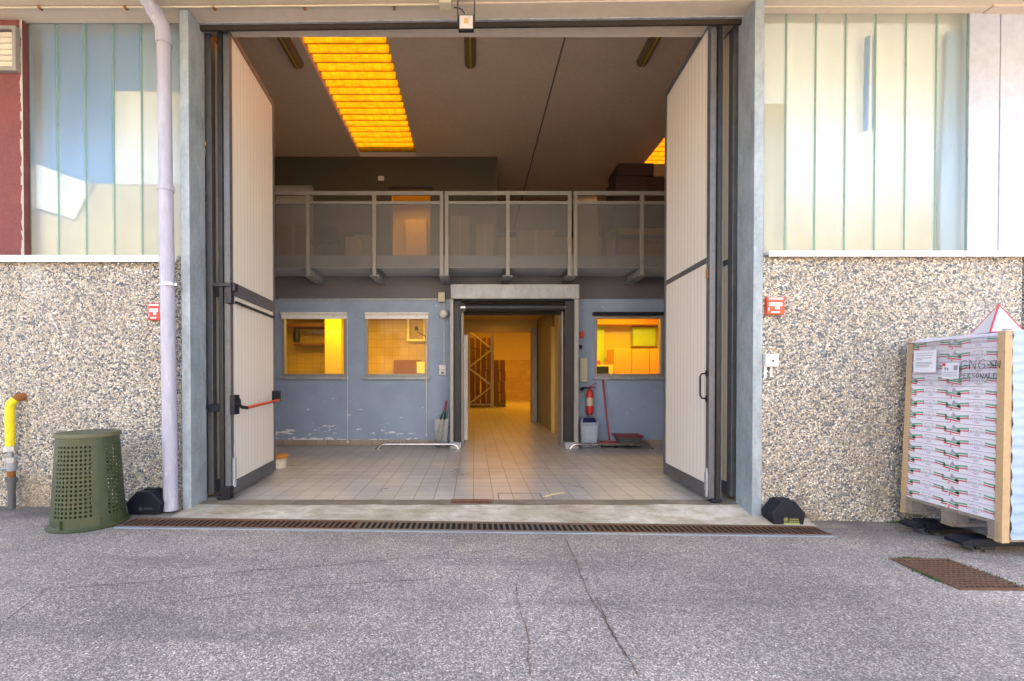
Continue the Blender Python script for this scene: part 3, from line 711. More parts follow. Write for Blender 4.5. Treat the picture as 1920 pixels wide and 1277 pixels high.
# ================================================================== BALCONY
YF = 7.85
BL = Thing('mezzanine_balcony', 'grey steel balcony with perforated panels across the inner wall', 'balcony', (0, YF, 3.1))
mb = MB().box(-7, 7, YF + .02, YU, 3.105, 3.31); BL.part('slab', mb, paint('pale_slab_edge', (.5,.52,.56), .6, .12, 4))
mb = MB().box(-7, 7, YU + .16, 15.2, 3.105, 3.31); BL.part('slab', mb, M['sidewall'])
zt = UZ(362, 7.8); zm = UZ(380, 7.8); zb = UZ(517, 7.8)
posts = [578, 702, 952, 1203]; pairs = [(828, 837), (1068, 1078)]
bx = [UX(p, 7.8) for p in (578, 702, 832.5, 952, 1073, 1203)]
for x in bx + [UX(460, 7.8), UX(1330, 7.8)]:
    mb = MB().box(x - .008, x + .008, YF - .02, YB - .002, 2.97, 3.095).box(x - .085, x + .085, YF - .03, YB - .002, 2.955, 2.968).box(x - .085, x + .085, YF + .015, YB - .002, 3.096, 3.104)
    BL.part('beam', mb, M['galv'], bevel=.002)
secs = [(-7.0, UX(831, 7.8), [578, 702, 828]), (UX(834, 7.8), UX(1071, 7.8), [837.5, 952, 1067.5]), (UX(1075, 7.8), 7.0, [1078.5, 1203])]
for (xa, xb_, ps) in secs:
    mb = MB(); pw = .032
    xsP = [UX(p, 7.8) for p in ps]
    lo = xa if xa > -6 else -7.0
    mb.box(xa, xb_, YF - .055, YF - .01, zt - .033, zt + .033).box(xa, xb_, YF - .055, YF - .01, zm - .025, zm + .025)
    for x in xsP: mb.box(x - pw, x + pw, YF - .0575, YF - .005, zb, zt - .033)
    fr = BL.part('railing_frame', mb, M['railsteel'], bevel=.003)
    mb = MB().box(xa, xb_, YF - .03, YF - .0295, 3.10, zm - .025); BL.part('perforated_panel', mb, M['perf'], parent=fr)

# ================================================================== ROLL DOOR in the blue wall
RD = Thing('roll_up_door', 'rolled up fast door with galvanised housing in the blue wall', 'door', (.7, 8.2, 0))
a0, a1 = UX(845, 8.15), UX(1086, 8.15)
mb = MB().box(a0, a1, 8.15, YB - .002, UZ(560, 8.15), UZ(533, 8.15)); RD.part('housing', mb, M['galv'], bevel=.006)
mb = MB().box(a0, a0 + .05, 8.149, 8.16, UZ(560, 8.15), UZ(533, 8.15)); 
for (p, q) in ((844, 850), (1077, 1085)):
    mb = MB().box(UX(p, 8.1), UX(q, 8.1), 8.10, 8.18, .001, UZ(561, 8.1)); RD.part('guide_post', mb, M['alu'], bevel=.004)
for (p, q) in ((850.5, 864), (1060, 1076.5)):
    mb = MB().box(UX(p, 8.14), UX(q, 8.14), 8.19, 8.4, .12, UZ(563, 8.14)); RD.part('side_guide', mb, M['rubber'], bevel=.006)
    mb = MB().box(UX(p, 8.14) - .01, UX(q, 8.14) + .01, 8.08, 8.42, .002, .118); RD.part('guide_foot', mb, M['galv'], bevel=.004)
for (p, q) in ((864.5, 869), (1054, 1060)):
    mb = MB().box(UX(p, 8.3), UX(q, 8.3), 8.35, YB + .19, .001, HD[3] - .0); RD.part('inner_jamb', mb, M['alu'], bevel=.003)
zr = UZ(576, 8.2)
mb = MB().cyl((UX(873, 8.25), 8.25, zr), (UX(1057, 8.25), 8.25, zr), .068, n=24); RD.part('curtain_roll', mb, M['darksteel'], smooth=True)
mb = MB().cyl((UX(854, 8.25), 8.25, zr), (UX(872.5, 8.25), 8.25, zr), .06, n=20).cyl((UX(1057.5, 8.25), 8.25, zr), (UX(1076, 8.25), 8.25, zr), .06, n=20)
RD.part('roll_end', mb, M['stainless'], smooth=True)
mb = MB().box(UX(852, 8.4), UX(1078, 8.4), 8.42, YB - .003, UZ(590, 8.45), UZ(562, 8.4)); RD.part('header', mb, M['brush'])

# ================================================================== CORRIDOR beyond
CR = Thing('storage_corridor', 'amber lit tiled passage seen through the open roll door', 'passage', (.7, 12, 0))
hc = 2.86; xl = -.32; xr = 1.80
mb = MB().box(xl - .1, xl, YB + .2, 13.1, .001, hc); CR.part('side_wall', mb, M['amberwall'])
mb = MB().box(xr, xr + .1, 10.7, 13.1, .001, hc); CR.part('sliding_panel_wall', mb, M['corpanel'])
mb = MB().box(xl - .1, 3.0, YB + .2, 13.1, hc, hc + .1); CR.part('ceiling', mb, M['amberwall'])
for y in (9.7, 11.2): 
    mb = MB().box(.0, 1.5, y, y + .22, hc - .09, hc - .002); CR.part('ceiling_duct', mb, M['galv'])
zh = UZ(622, 13.1)
mb = MB().wall(-6, 6.5, .001, 5.2, 13.1, 13.3, [(UX(876, 13.1), UX(996, 13.1), .001, zh)]); CR.part('cross_wall', mb, M['amberwall'])
mb = MB().box(UX(996, 13.05), UX(1006, 13.0), 12.96, 13.098, .001, zh + .1); CR.part('door_jamb', mb, M['alu'])
mb = MB().box(xr - .02, xr + .12, 8.72, 8.8, .001, 2.4); CR.part('door_jamb', mb, M['amberwall']); mb = MB().box(xr - .03, xr + .13, 10.55, 10.69, .001, 2.4); CR.part('door_jamb', mb, M['amberwall'])
mb = MB().box(-9, 9, 26.2, 26.4, 2.25, 5.2); CR.part('rear_wall', mb, M['amberwall'])
mb = MB().box(-9, 9, 26.17, 26.4, .001, 2.249); CR.part('tiled_rear_wall', mb, M['walltile'])
mb = MB().box(-9, 9, 13.3, 26.4, 4.6, 4.8); CR.part('hall_ceiling', mb, M['sidewall'])
mb = MB().box(-9.1, -8.9, 13.3, 26.4, 0, 4.8).box(8.9, 9.1, 13.3, 26.4, 0, 4.8); CR.part('side_wall', mb, M['sidewall'])
mb = MB().box(UX(866, 9.2), UX(877, 9.2), 9.2, 9.75, .002, 2.1); one('tall_fridge', mb, M['whiteboard'], 'narrow tall white unit just inside the roll door', 'cabinet', (UX(870, 9.2), 9.5, 0), bevel=.01)
# rack with stock cartons
RK = Thing('pallet_rack', 'grey pallet rack frame with crossed braces in the amber hall', 'rack', (.25, 19.0, 0))
ra, rb = UX(878, 19), UX(923, 19)
for x in (ra, rb):
    mb = MB().box(x - .06, x + .06, 18.95, 19.05, .002, 3.6); RK.part('upright', mb, M['rackgrey'])
mb = MB(); z = .15; s = 0
while z < 3.2:
    p, q = (ra, rb) if s % 2 == 0 else (rb, ra); mb.cyl((p, 19.0, z), (q, 19.0, z + .75), .034, n=6); z += .75; s += 1
mb.box(ra, rb, 18.97, 19.03, .12, .17)
RK.part('brace', mb, M['rackgrey'])
k = 0
for (x0, wd, y, zs, nm) in ((ra + .08, .42, 19.3, [.16, .62, 1.08, 1.54, 2.0, 2.46], 'left'), (ra + .53, .42, 19.3, [.16, .62, 1.08, 1.54, 2.0, 2.46], 'right'), (rb + .08, .5, 19.6, [.16, .62, 1.08, 1.54], 'outer')):
    mbp = MB().box(x0 - .02, x0 + wd + .02, y - .02, y + .8, .004, .05).box(x0 - .02, x0 + wd + .02, y - .02, y + .8, .11, .15)
    for i in range(3): mbp.box(x0 + i * (wd - .1) / 2, x0 + .1 + i * (wd - .1) / 2, y, y + .78, .05, .11)
    one('pallet', mbp, M['wood'], f'dark wooden pallet under the {nm} carton stack in the amber hall', 'pallet', (x0 + wd / 2, y + .4, 0), 'pallets in the amber hall')
    for i, z in enumerate(zs):
        o = ('lowest', 'second', 'third', 'fourth', 'fifth', 'topmost')[i] if not (nm == 'outer' and i == 3) else 'topmost'
        dx = random.uniform(-.02, .02)
        mb = MB().box(x0 + dx, x0 + wd + dx, y + random.uniform(0, .03), y + .7, z, z + .45)
        mb.m = 1; mb.box(x0 + dx + wd / 2 - .03, x0 + dx + wd / 2 + .03, y - .003, y + .2, z + .02, z + .43)
        one('stock_carton', mb, [M['brownbox'], M['cardpale']], f'brown stock carton, {o} of the {nm} stack by the pallet rack', 'carton', (x0 + wd / 2, y + .35, z), 'stock cartons behind the rack', bevel=.008)

# ================================================================== ROOMS behind the inner windows
def room(name, label, x0, x1, y1, h, wallm):
    T = Thing(name, label, 'room', ((x0 + x1) / 2, 9, 0))
    mb = MB().box(x0, x1, y1, y1 + .1, .001, h); w = T.part('rear_wall', mb, wallm)
    mb = MB().box(x0 - .1, x0, YB + .19, y1 + .1, .001, h); T.part('side_wall', mb, wallm)
    mb = MB().box(x1, x1 + .1, YB + .19, y1 + .1, .001, h); T.part('side_wall', mb, wallm)
    mb = MB().box(x0 - .1, x1 + .1, YB + .19, y1 + .1, h, h + .08); T.part('ceiling', mb, wallm)
    return T
yl = 11.6
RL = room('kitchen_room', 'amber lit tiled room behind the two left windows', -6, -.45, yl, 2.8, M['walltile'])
# contents of the left room
mb = MB().box(UX(612, 10.6), UX(642, 10.6), 10.5, 11.59, .001, 2.79); RL.part('partition', mb, M['amberwall'])
mb = MB().box(UX(540, 11.2), UX(612, 11.2), 11.0, yl - .002, UZ(612, 11.0), UZ(606, 11.0)).box(UX(548, 11.2), UX(612, 11.2), 11.3, yl - .002, UZ(648, 11.3), UZ(644, 11.3))
RL.part('wall_shelf', mb, M['brownrad'])
mb = MB().lathe((UX(556, 11.0), 11.0, 0), [(.001, UZ(642, 11.0)), (.07, UZ(642, 11.0)), (.085, UZ(630, 11.0)), (.06, UZ(616, 11.0)), (.001, UZ(616, 11.0))], 14, False)
one('dark_bag', mb, M['black'], 'dark bag hanging from shelf behind the far left window', 'bag', (UX(556, 11.0), 11.0, UZ(642, 11.0)), smooth=True)
mb = MB().box(UX(738, 11.3), UX(790, 11.3), 11.3, 11.36, .6, UZ(675, 11.3)); 
for i in range(9): mb.box(UX(740 + i * 5.4, 11.28), UX(743 + i * 5.4, 11.28), 11.28, 11.298, .62, UZ(676, 11.3))
one('brown_radiator', mb, M['brownrad'], 'brown ribbed panel low behind the second left window', 'radiator', (UX(764, 11.3), 11.3, .6))
mb = MB().box(UX(781, 11.2), UX(796, 11.2), 11.24, 11.25, UZ(700, 11.2), UZ(678, 11.2)); one('notice', mb, M['paper'], 'pale notice sheet on brown panel behind window', 'notice', (UX(788, 11.2), 11.24, UZ(690, 11.2)))
mb = MB(); x0, x1, z0, z1 = UX(764, 11.5), UX(798, 11.5), UZ(640, 11.5), UZ(594, 11.5)
mb.box(x0, x0 + .05, 11.45, 11.59, z0, z1).box(x1 - .05, x1, 11.45, 11.59, z0, z1).box(x0 + .05, x1 - .05, 11.45, 11.59, z0, z0 + .05).box(x0 + .05, x1 - .05, 11.45, 11.59, z1 - .05, z1)
RL.part('inner_frame', mb, M['whiteboard'])
mb = MB().cyl(U(782, 622, 11.2), U(800, 632, 11.2), .012, n=8).lathe(U(781, 616, 11.2), [(.001, -.05), (.05, -.05), (.04, .05), (.001, .05)], 10, False)
one('desk_lamp', mb, M['black'], 'small dark swing lamp by the framed opening behind window', 'lamp', U(782, 622, 11.2), smooth=True)
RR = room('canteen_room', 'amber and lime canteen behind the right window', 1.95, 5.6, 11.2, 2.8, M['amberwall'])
mb = MB().box(UX(1113, 11.0), UX(1134, 11.0), 11.05, 11.19, .9, 2.5); RR.part('lime_panel', mb, M['limewall'])
mb = MB().box(UX(1190, 10.9), UX(1232, 10.9), 11.0, 11.19, UZ(650, 10.9), UZ(612, 10.9)); RR.part('lime_panel', mb, M['limewall'])
mb = MB().box(UX(1186, 10.9), UX(1235, 10.9), 10.98, 10.999, UZ(613, 10.9), UZ(609, 10.9)).box(UX(1186, 10.9), UX(1235, 10.9), 10.98, 10.999, UZ(651, 10.9), UZ(648, 10.9))
RR.part('shelf', mb, M['brownrad'])
cab = Thing('kitchen_cabinet', 'orange wood kitchen cabinet run behind the right window', 'cabinet', (UX(1200, 10.5), 10.5, 0))
for (p, q) in ((1151, 1184), (1185, 1217.5), (1218.5, 1262)):
    mb = MB().box(UX(p, 10.4), UX(q, 10.4), 10.4, 10.95, .1, UZ(654, 10.4)); cab.part('cabinet_door', mb, M['orangecab'], bevel=.006)
mb = MB().box(UX(1108, 10.3), UX(1150, 10.3), 10.3, 10.95, .05, UZ(684, 10.3)); 
one('counter', mb, M['amberwall'], 'pale counter holding the oven beside orange cabinets', 'counter', (UX(1125, 10.3), 10.5, .05), bevel=.006)
mb = MB().box(UX(1118, 10.27), UX(1141, 10.27), 10.26, 10.299, UZ(706, 10.27), UZ(687, 10.27)); one('oven', mb, M['black'], 'black oven front in the pale counter behind the window', 'oven', (UX(1130, 10.27), 10.28, UZ(706, 10.27)), bevel=.004)
for i, (p, q, c, l) in enumerate(((1121, 677, 'red', 'round red pot on counter behind the right window'), (1136, 676, 'orange_red', 'small orange red jar on counter behind window'))):
    r = (.055, .035)[i]; mb = MB().lathe((UX(p, 10.5), 10.5, UZ(684, 10.3) + .001), [(.001, 0), (r, 0), (r * 1.1, r), (r * .7, r * 1.9), (.001, r * 1.9)], 14, False)
    one('jar', mb, M[c], l, 'jar', (UX(p, 10.5), 10.5, UZ(684, 10.3)), smooth=True)
mb = MB().box(UX(1116, 10.9), UX(1232, 10.9), 10.7, 10.97, UZ(609, 10.8), UZ(596, 10.8)); cab.part('wall_cupboard', mb, M['orangecab'])

# room lamps (the photograph shows these rooms lit from inside)
def lamp(name, loc, sx, sy, power, col):
    l = bpy.data.lights.new(name, 'AREA'); l.shape = 'RECTANGLE'; l.size = sx; l.size_y = sy; l.energy = power; l.color = col
    o = bpy.data.objects.new(name, l); COL.objects.link(o); o.location = loc
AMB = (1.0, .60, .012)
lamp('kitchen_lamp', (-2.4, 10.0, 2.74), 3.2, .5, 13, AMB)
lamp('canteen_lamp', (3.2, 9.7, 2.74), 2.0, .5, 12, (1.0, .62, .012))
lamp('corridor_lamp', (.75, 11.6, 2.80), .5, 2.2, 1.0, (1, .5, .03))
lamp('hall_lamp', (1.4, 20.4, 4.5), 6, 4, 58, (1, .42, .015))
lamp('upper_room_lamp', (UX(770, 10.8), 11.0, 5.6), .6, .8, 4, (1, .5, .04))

# ================================================================== UPSTAIRS things
UR = Thing('upper_room', 'small amber lit room behind the upstairs doorway', 'room', (UX(770, 11), 11, 3.31))
mb = MB().box(-2.6, -.4, 12.0, 12.1, 3.311, 5.75).box(-2.7, -2.6, YU + .16, 12.1, 3.311, 5.75).box(-.4, -.3, YU + .16, 12.1, 3.311, 5.75)
UR.part('walls', mb, M['amberwall']); mb = MB().box(-2.7, -.3, YU + .16, 12.1, 5.76, 5.82); UR.part('ceiling', mb, M['amberwall'])
mb = MB().box(UX(760, 11.7), UX(800, 11.7), 11.7, 11.98, 3.312, UZ(412, 11.7)); 
one('pale_cupboard', mb, M['cardpale'], 'pale cupboard inside the upstairs amber doorway', 'cupboard', (UX(780, 11.7), 11.8, 3.312), bevel=.01)
mb = MB().box(UX(710, YU), UX(721, YU), YU - .03, YU - .001, UZ(339, YU), UZ(331, YU)); one('wall_lamp', mb, M['white'], 'small pale wall light left above the upstairs doorway', 'wall light', (UX(715, YU), YU, UZ(336, YU)), bevel=.006)
mb = MB().box(UX(517, 9.9), UX(585, 9.9), 9.92, YU - .002, UZ(358, 9.9), UZ(351, 9.9)).box(UX(510, 9.9), UX(586, 9.9), 9.9, YU - .002, UZ(351, 9.9) + .002, UZ(348, 9.9))
mb.box(UX(517, 9.9), UX(585, 9.9), 9.94, YU - .002, 3.7, UZ(359, 9.9)); one('upstairs_blind', mb, M['sidewall'], 'pale window blind upstairs beside the left door', 'blind', (UX(550, 9.9), 9.95, 3.7), bevel=.003)
for (p, q, py, y, m, l) in ((527, 576, 421, 8.6, 'card', 'brown carton on the balcony behind the leftmost mesh panel'), (648, 672, 444, 8.7, 'cardpale', 'low tan carton on balcony right of the dark chair'),
                            (665, 694, 440, 9.3, 'sidewall', 'grey box with dark opening behind second mesh panel'), (845, 880, 405, 9.2, 'card', 'brown carton on the balcony above the roll door'),
                            (893, 925, 420, 9.0, 'cardpale', 'tan carton behind middle mesh panel on balcony'), (970, 1040, 432, 8.9, 'card', 'wide brown carton behind the fourth mesh panel')):
    a, b = UX(p, y), UX(q, y); mb = MB().box(a, b, y, y + .35, 3.312, UZ(py, y)); mb.m = 1; mb.box(a + (b - a) * .45, a + (b - a) * .55, y - .002, y + .2, 3.33, UZ(py, y) + .002)
    one('balcony_carton', mb, [M[m], M['offwhite']], l, 'carton', ((a + b) / 2, y + .2, 3.312), 'cartons kept on the balcony', bevel=.006)
CH = Thing('office_chair', 'dark round backed chair behind the second mesh panel on balcony', 'chair', (UX(613, 8.8), 8.8, 3.312))
cx = UX(613, 8.8); mb = MB(); pts = [(cx + .21 * math.cos(t), 8.95, UZ(435, 8.8) + .17 * math.sin(t)) for t in [math.pi * i / 12 for i in range(13)]] + [(cx - .21, 8.95, 3.78), (cx + .21, 8.95, 3.78)]
mb.prism(pts, (0, .05, 0)); CH.part('backrest', mb, M['black'])
mb = MB().box(cx - .22, cx + .22, 8.55, 8.95, 3.70, 3.77); CH.part('seat', mb, M['black'], bevel=.02)
mb = MB().cyl((cx, 8.75, 3.36), (cx, 8.75, 3.70), .03); 
for i in range(5): mb.cyl((cx, 8.75, 3.38), (cx + .26 * math.cos(i * 1.257), 8.75 + .22 * math.sin(i * 1.257), 3.33), .018, n=8)
CH.part('pedestal', mb, M['black'], smooth=True)
# torn cardboard sheet
P = [U(px, py, 8.0) for px, py in ((1081, 367), (1120, 367), (1119, 388), (1122, 410), (1122, 436), (1129, 453), (1124, 460), (1124, 479), (1081, 479))]
one('cardboard_sheet', MB().prism(P, (0, .008, 0)), M['cardpale'], 'torn tan cardboard sheet standing behind the right mesh panel', 'cardboard', P[0])
# rack of dark cartons upstairs right
UKR = Thing('upstairs_rack', 'upstairs rack with yellow beams beside the right door', 'rack', (3.6, 9.6, 3.312))
ux0, ux1 = UX(1150, 9.6), 5.4
for z in (3.75, 4.12):
    mb = MB().box(ux0, ux1, 9.3, 9.36, z, z + .11); UKR.part('beam', mb, M['beam'])
for x in (ux0 - .05, ux1):
    mb = MB().box(x, x + .07, 9.3, 9.4, 3.312, 4.9).box(x, x + .07, 10.2, 10.3, 3.312, 4.9); UKR.part('upright', mb, M['darksteel'])
z = 4.25; names = ('lowest', 'second lowest', 'middle', 'upper')
for i in range(4):
    h = .36 if i < 3 else .26; x = ux0 - .12 + i * .05; c = 0
    while x < 5.2 and c < 3:
        wd = .62 + .1 * ((i + c) % 2); mb = MB().box(x, x + wd, 9.42 + .03 * (c % 2), 10.1, z, z + h - .006)
        one('dark_carton', mb, M['darkbox'] if i < 3 or c == 0 else M['card'], f'dark carton number {("one","two","three")[c]} from left in the {names[i]} row of the upstairs rack', 'carton', (x + wd / 2, 9.7, z), 'dark cartons on the upstairs rack', bevel=.01)
        x += wd + .012; c += 1
    z += h
for i in range(3):
    mb = MB().box(ux0 + .05 + i * .7, ux0 + .7 + i * .7, 9.42, 10.1, 3.32, 3.72)
    one('dark_carton', mb, M['brownbox'], f'{("left","middle","right")[i]} brown carton on balcony floor under the yellow rack beams', 'carton', (ux0 + .4 + i * .7, 9.7, 3.32), 'cartons under the rack beams', bevel=.01)
# ceiling light fittings
for nm, pxa, pya in (('left', 560, 132), ('middle', 882, 131), ('right', 1203, 128)):
    d = (ZC - .07 - EYE) * F / (708 - pya); x = UX(pxa, d, pya)
    T = Thing('ceiling_light', f'unlit brown tube fitting on the ceiling, the {nm} one of three', 'ceiling light', (x, d - 1.0, ZC), 'tube fittings on the gateway ceiling')
    mb = MB().prism([(x - .085, d - 1.7, ZC - .002), (x - .075, d - 1.7, ZC - .055), (x - .04, d - 1.7, ZC - .09), (x + .04, d - 1.7, ZC - .09), (x + .075, d - 1.7, ZC - .055), (x + .085, d - 1.7, ZC - .002)], (0, 1.7, 0))
    T.part('housing', mb, M['fixture'], bevel=.008)
    mb = MB().box(x - .012, x + .012, d - 1.68, d - .02, ZC - .098, ZC - .091); T.part('centre_rib', mb, M['beam'])

# ================================================================== things at the blue wall
def guard(name, pa, pb, y, label):
    a, b = UX(pa, y), UX(pb, y); z = UZ(833, y); r = .026
    T = Thing('guard_rail', label, 'guard rail', ((a + b) / 2, y, 0), 'low stainless guard rails on the tiled floor')
    k = .11; arc = lambda cx, s: [(cx + s * (-k * math.cos(t)), y, z - k + k * math.sin(t)) for t in [math.pi / 2 * i / 6 for i in range(7)]]
    pts = [(a, y, .004)] + [(a + k - k * math.cos(t), y, max(.02, z - k + k * math.sin(t))) for t in [math.pi / 2 * i / 6 for i in range(7)]]
    pts += [(b - k + k * math.sin(t), y, max(.02, z - k + k * math.cos(t))) for t in [math.pi / 2 * i / 6 for i in range(7)]] + [(b, y, .004)]
    T.part('tube', MB().tube(pts, r, 14), M['stainless'], smooth=True)
    for x in (a, b): T.part('floor_plate', MB().cyl((x, y, .001), (x, y, .012), .055, n=20), M['stainless'], smooth=True)
guard('l', 709, 859, 8.1, 'low stainless guard rail on floor left of the roll door')
guard('r', 1070, 1221, 8.1, 'low stainless guard rail in front of the grey bin')
# fire extinguisher
ex, ey = UX(1106.5, 8.4), 8.42; zb_, zt_ = UZ(775, 8.4), UZ(731, 8.4)
T = Thing('fire_extinguisher', 'red fire extinguisher hanging on blue wall right of the roll door', 'fire extinguisher', (ex, ey, zb_))
h = zt_ - zb_; r = .068
T.part('cylinder', MB().lathe((ex, ey, zb_), [(.001, 0), (r * .8, .0), (r, .03), (r, h * .8), (r * .8, h * .92), (r * .35, h), (.001, h)], 24, False), M['red'], smooth=True)
T.part('instruction_label', MB().lathe((ex, ey, zb_), [(r + .002, h * .32), (r + .002, h * .66)], 24, False), M['offwhite'], smooth=True)
T.part('base_ring', MB().lathe((ex, ey, zb_), [(r * .82, -.03), (r * .9, .02)], 24, True), M['darkred'], smooth=True)
mb = MB().cyl((ex, ey, zb_ + h), (ex, ey, zb_ + h + .06), .018).tube([(ex - .01, ey - .02, zb_ + h + .05), (ex + .07, ey - .02, zb_ + h + .10), (ex + .11, ey - .02, zb_ + h + .12)], .009).tube([(ex, ey - .02, zb_ + h + .04), (ex + .10, ey - .02, zb_ + h + .045)], .009)
T.part('valve_handle', mb, M['darkred'], smooth=True)
mb = MB().tube([(ex - .01, ey - .03, zb_ + h + .03), (ex - .09, ey - .03, zb_ + h + .04), (ex - .14, ey - .03, zb_ + h + .03), (ex - .17, ey - .02, zb_ + h - .01)], [.014, .016, .03, .035]); T.part('discharge_horn', mb, M['black'], smooth=True)
mb = MB().box(ex - .03, ex + .03, ey + .05, YB - .002, zb_ + .1, zb_ + h * .9); T.part('bracket', mb, M['black'])
# grey swing bin
bx0, bx1 = UX(1087, 8.3), UX(1121, 8.3); zt_ = UZ(797, 8.2)
T = Thing('swing_bin', 'pale grey swing bin with navy lid by the roll door', 'bin', ((bx0 + bx1) / 2, 8.35, 0))
c = ((bx0 + bx1) / 2, 8.36)
def frust(x, y, w0, d0, z0, w1, d1, z1):
    v = [(x - w0, y - d0, z0), (x + w0, y - d0, z0), (x + w0, y + d0, z0), (x - w0, y + d0, z0), (x - w1, y - d1, z1), (x + w1, y - d1, z1), (x + w1, y + d1, z1), (x - w1, y + d1, z1)]
    return MB().add(v, [(3,2,1,0),(4,5,6,7),(0,1,5,4),(1,2,6,5),(2,3,7,6),(3,0,4,7)])
T.part('body', frust(*c, .135, .10, .002, .165, .125, zt_), M['greybin'], bevel=.02)
T.part('rim', frust(*c, .175, .135, zt_ + .001, .17, .13, zt_ + .035), M['greybin'], bevel=.01)
T.part('lid', frust(*c, .165, .125, zt_ + .036, .12, .06, zt_ + .12), M['greybin'], bevel=.015)
mb = MB(); z0, z1 = zt_ + .045, zt_ + .118
mb.prism([(c[0] - .125, c[1] - .132, z0), (c[0] + .125, c[1] - .132, z0), (c[0] + .1, c[1] - .07, z1), (c[0] - .1, c[1] - .07, z1)], (0, -.004, .004)); T.part('flap', mb, M['navy'])
mb = MB().box(c[0] - .08, c[0] + .08, c[1] - .128, c[1] - .12, .12, zt_ - .06); T.part('front_panel', mb, M['greybin'], bevel=.01)
# broom
T = Thing('broom', 'broom with dark red handle leaning on the blue wall', 'broom', (UX(1143, 8.3), 8.3, 0))
T.part('handle', MB().cyl(U(1130, 712, 8.50), U(1143, 826, 8.30), .016), M['darkred'], smooth=True)
bp = U(1143, 832, 8.28); T.part('head', MB().box(bp.x - .16, bp.x + .14, bp.y - .03, bp.y + .03, .075, .11), M['darkred'], bevel=.01)
mb = MB()
for i in range(60):
    x = bp.x - .155 + .29 * i / 59; mb.cyl((x, bp.y, .076), (x + random.uniform(-.02, .02), bp.y - random.uniform(-.03, .04), .003), .006, .003, 5)
T.part('bristles', mb, M['black'])
# black tub
c = (UX(1178, 8.3), 8.33); zt_ = UZ(817, 8.25)
T = Thing('plastic_tub', 'low dark plastic tub with red rim at the blue wall', 'tub', (*c, 0))
tb = frust(*c, .15, .10, .03, .215, .15, zt_); tb.f.pop(1); tb.mi.pop(1); T.part('tub', tb, M['steel'], bevel=.012)
mb = MB(); z = zt_
for (x0, x1, y0, y1) in ((-.235, .235, -.17, -.15), (-.235, .235, .15, .17), (-.235, -.215, -.15, .15), (.215, .235, -.15, .15)): mb.box(c[0] + x0, c[0] + x1, c[1] + y0, c[1] + y1, z - .012, z + .012)
T.part('rim', mb, M['darkred'], bevel=.004)
# boxes on the wall right of the door
mb = MB().box(UX(1086, 8.5), UX(1100, 8.5), 8.44, YB - .002, UZ(716, 8.5), UZ(672, 8.5)).box(UX(1088, 8.5), UX(1098, 8.5), 8.432, 8.439, UZ(712, 8.5), UZ(676, 8.5)); one('control_box', mb, M['offwhite'], 'pale control box on blue wall above the fire extinguisher', 'control box', (UX(1093, 8.5), 8.5, UZ(716, 8.5)), bevel=.006)
mb = MB().box(UX(1087, 8.5), UX(1094, 8.5), 8.46, YB - .002, UZ(634, 8.5), UZ(622, 8.5)).cyl((UX(1090.5, 8.5), 8.46, UZ(628, 8.5)), (UX(1090.5, 8.5), 8.40, UZ(628, 8.5)), .03); one('alarm_sounder', mb, M['red'], 'small red alarm on blue wall above the pale control box', 'alarm', (UX(1090, 8.5), 8.5, UZ(630, 8.5)), smooth=True)
mb = MB().box(UX(1086, 8.5), UX(1091, 8.5), 8.47, YB - .002, UZ(654, 8.5), UZ(647, 8.5)); one('small_switch', mb, M['black'], 'small black switch under the red alarm by the door', 'switch', (UX(1088, 8.5), 8.5, UZ(654, 8.5)), bevel=.004)
# electrical run left of the door
mb = MB().box(UX(522, 8.5), UX(822, 8.5), 8.505, YB - .001, UZ(563, 8.52), UZ(560, 8.52)); one('cable_conduit', mb, M['galv'], 'thin pale conduit running across the blue wall above the windows', 'conduit', (UX(670, 8.5), 8.51, UZ(562, 8.5)))
mb = MB().box(UX(822, 8.5), UX(835, 8.5), 8.43, YB - .002, UZ(567, 8.5), UZ(549, 8.5)); one('junction_box', mb, M['offwhite'], 'yellowed junction box on blue wall left of the roll door housing', 'junction box', (UX(828, 8.5), 8.5, UZ(567, 8.5)), bevel=.008)
T = Thing('wall_lamp', 'white globe hanging below the yellowed junction box', 'globe light', (UX(832, 8.45), 8.46, UZ(588, 8.45)))
mb = MB(); g = U(832, 588, 8.44); mb.lathe(g, [(.085 * math.sin(math.pi * i / 12) + .0005, -.085 * math.cos(math.pi * i / 12)) for i in range(13)], 24, False); T.part('globe', mb, M['white'], smooth=True)
mb = MB().cyl((g.x, 8.52, UZ(684, 8.5)), (g.x, 8.52, UZ(568, 8.5)), .009, n=8); T.part('conduit', mb, M['white'])
mb = MB().box(UX(823.5, 8.5), UX(836, 8.5), 8.48, YB - .002, UZ(693, 8.5), UZ(684.5, 8.5)).box(UX(823.5, 8.5), UX(836, 8.5), 8.47, YB - .002, UZ(703, 8.5), UZ(694, 8.5)); mb.m = 1; mb.box(UX(827, 8.5), UX(832.5, 8.5), 8.464, 8.469, UZ(701, 8.5), UZ(697, 8.5))
one('wall_socket', mb, [M['white'], M['steel']], 'white double socket on blue wall beside the second window', 'socket', (UX(830, 8.5), 8.5, UZ(703, 8.5)), bevel=.005)
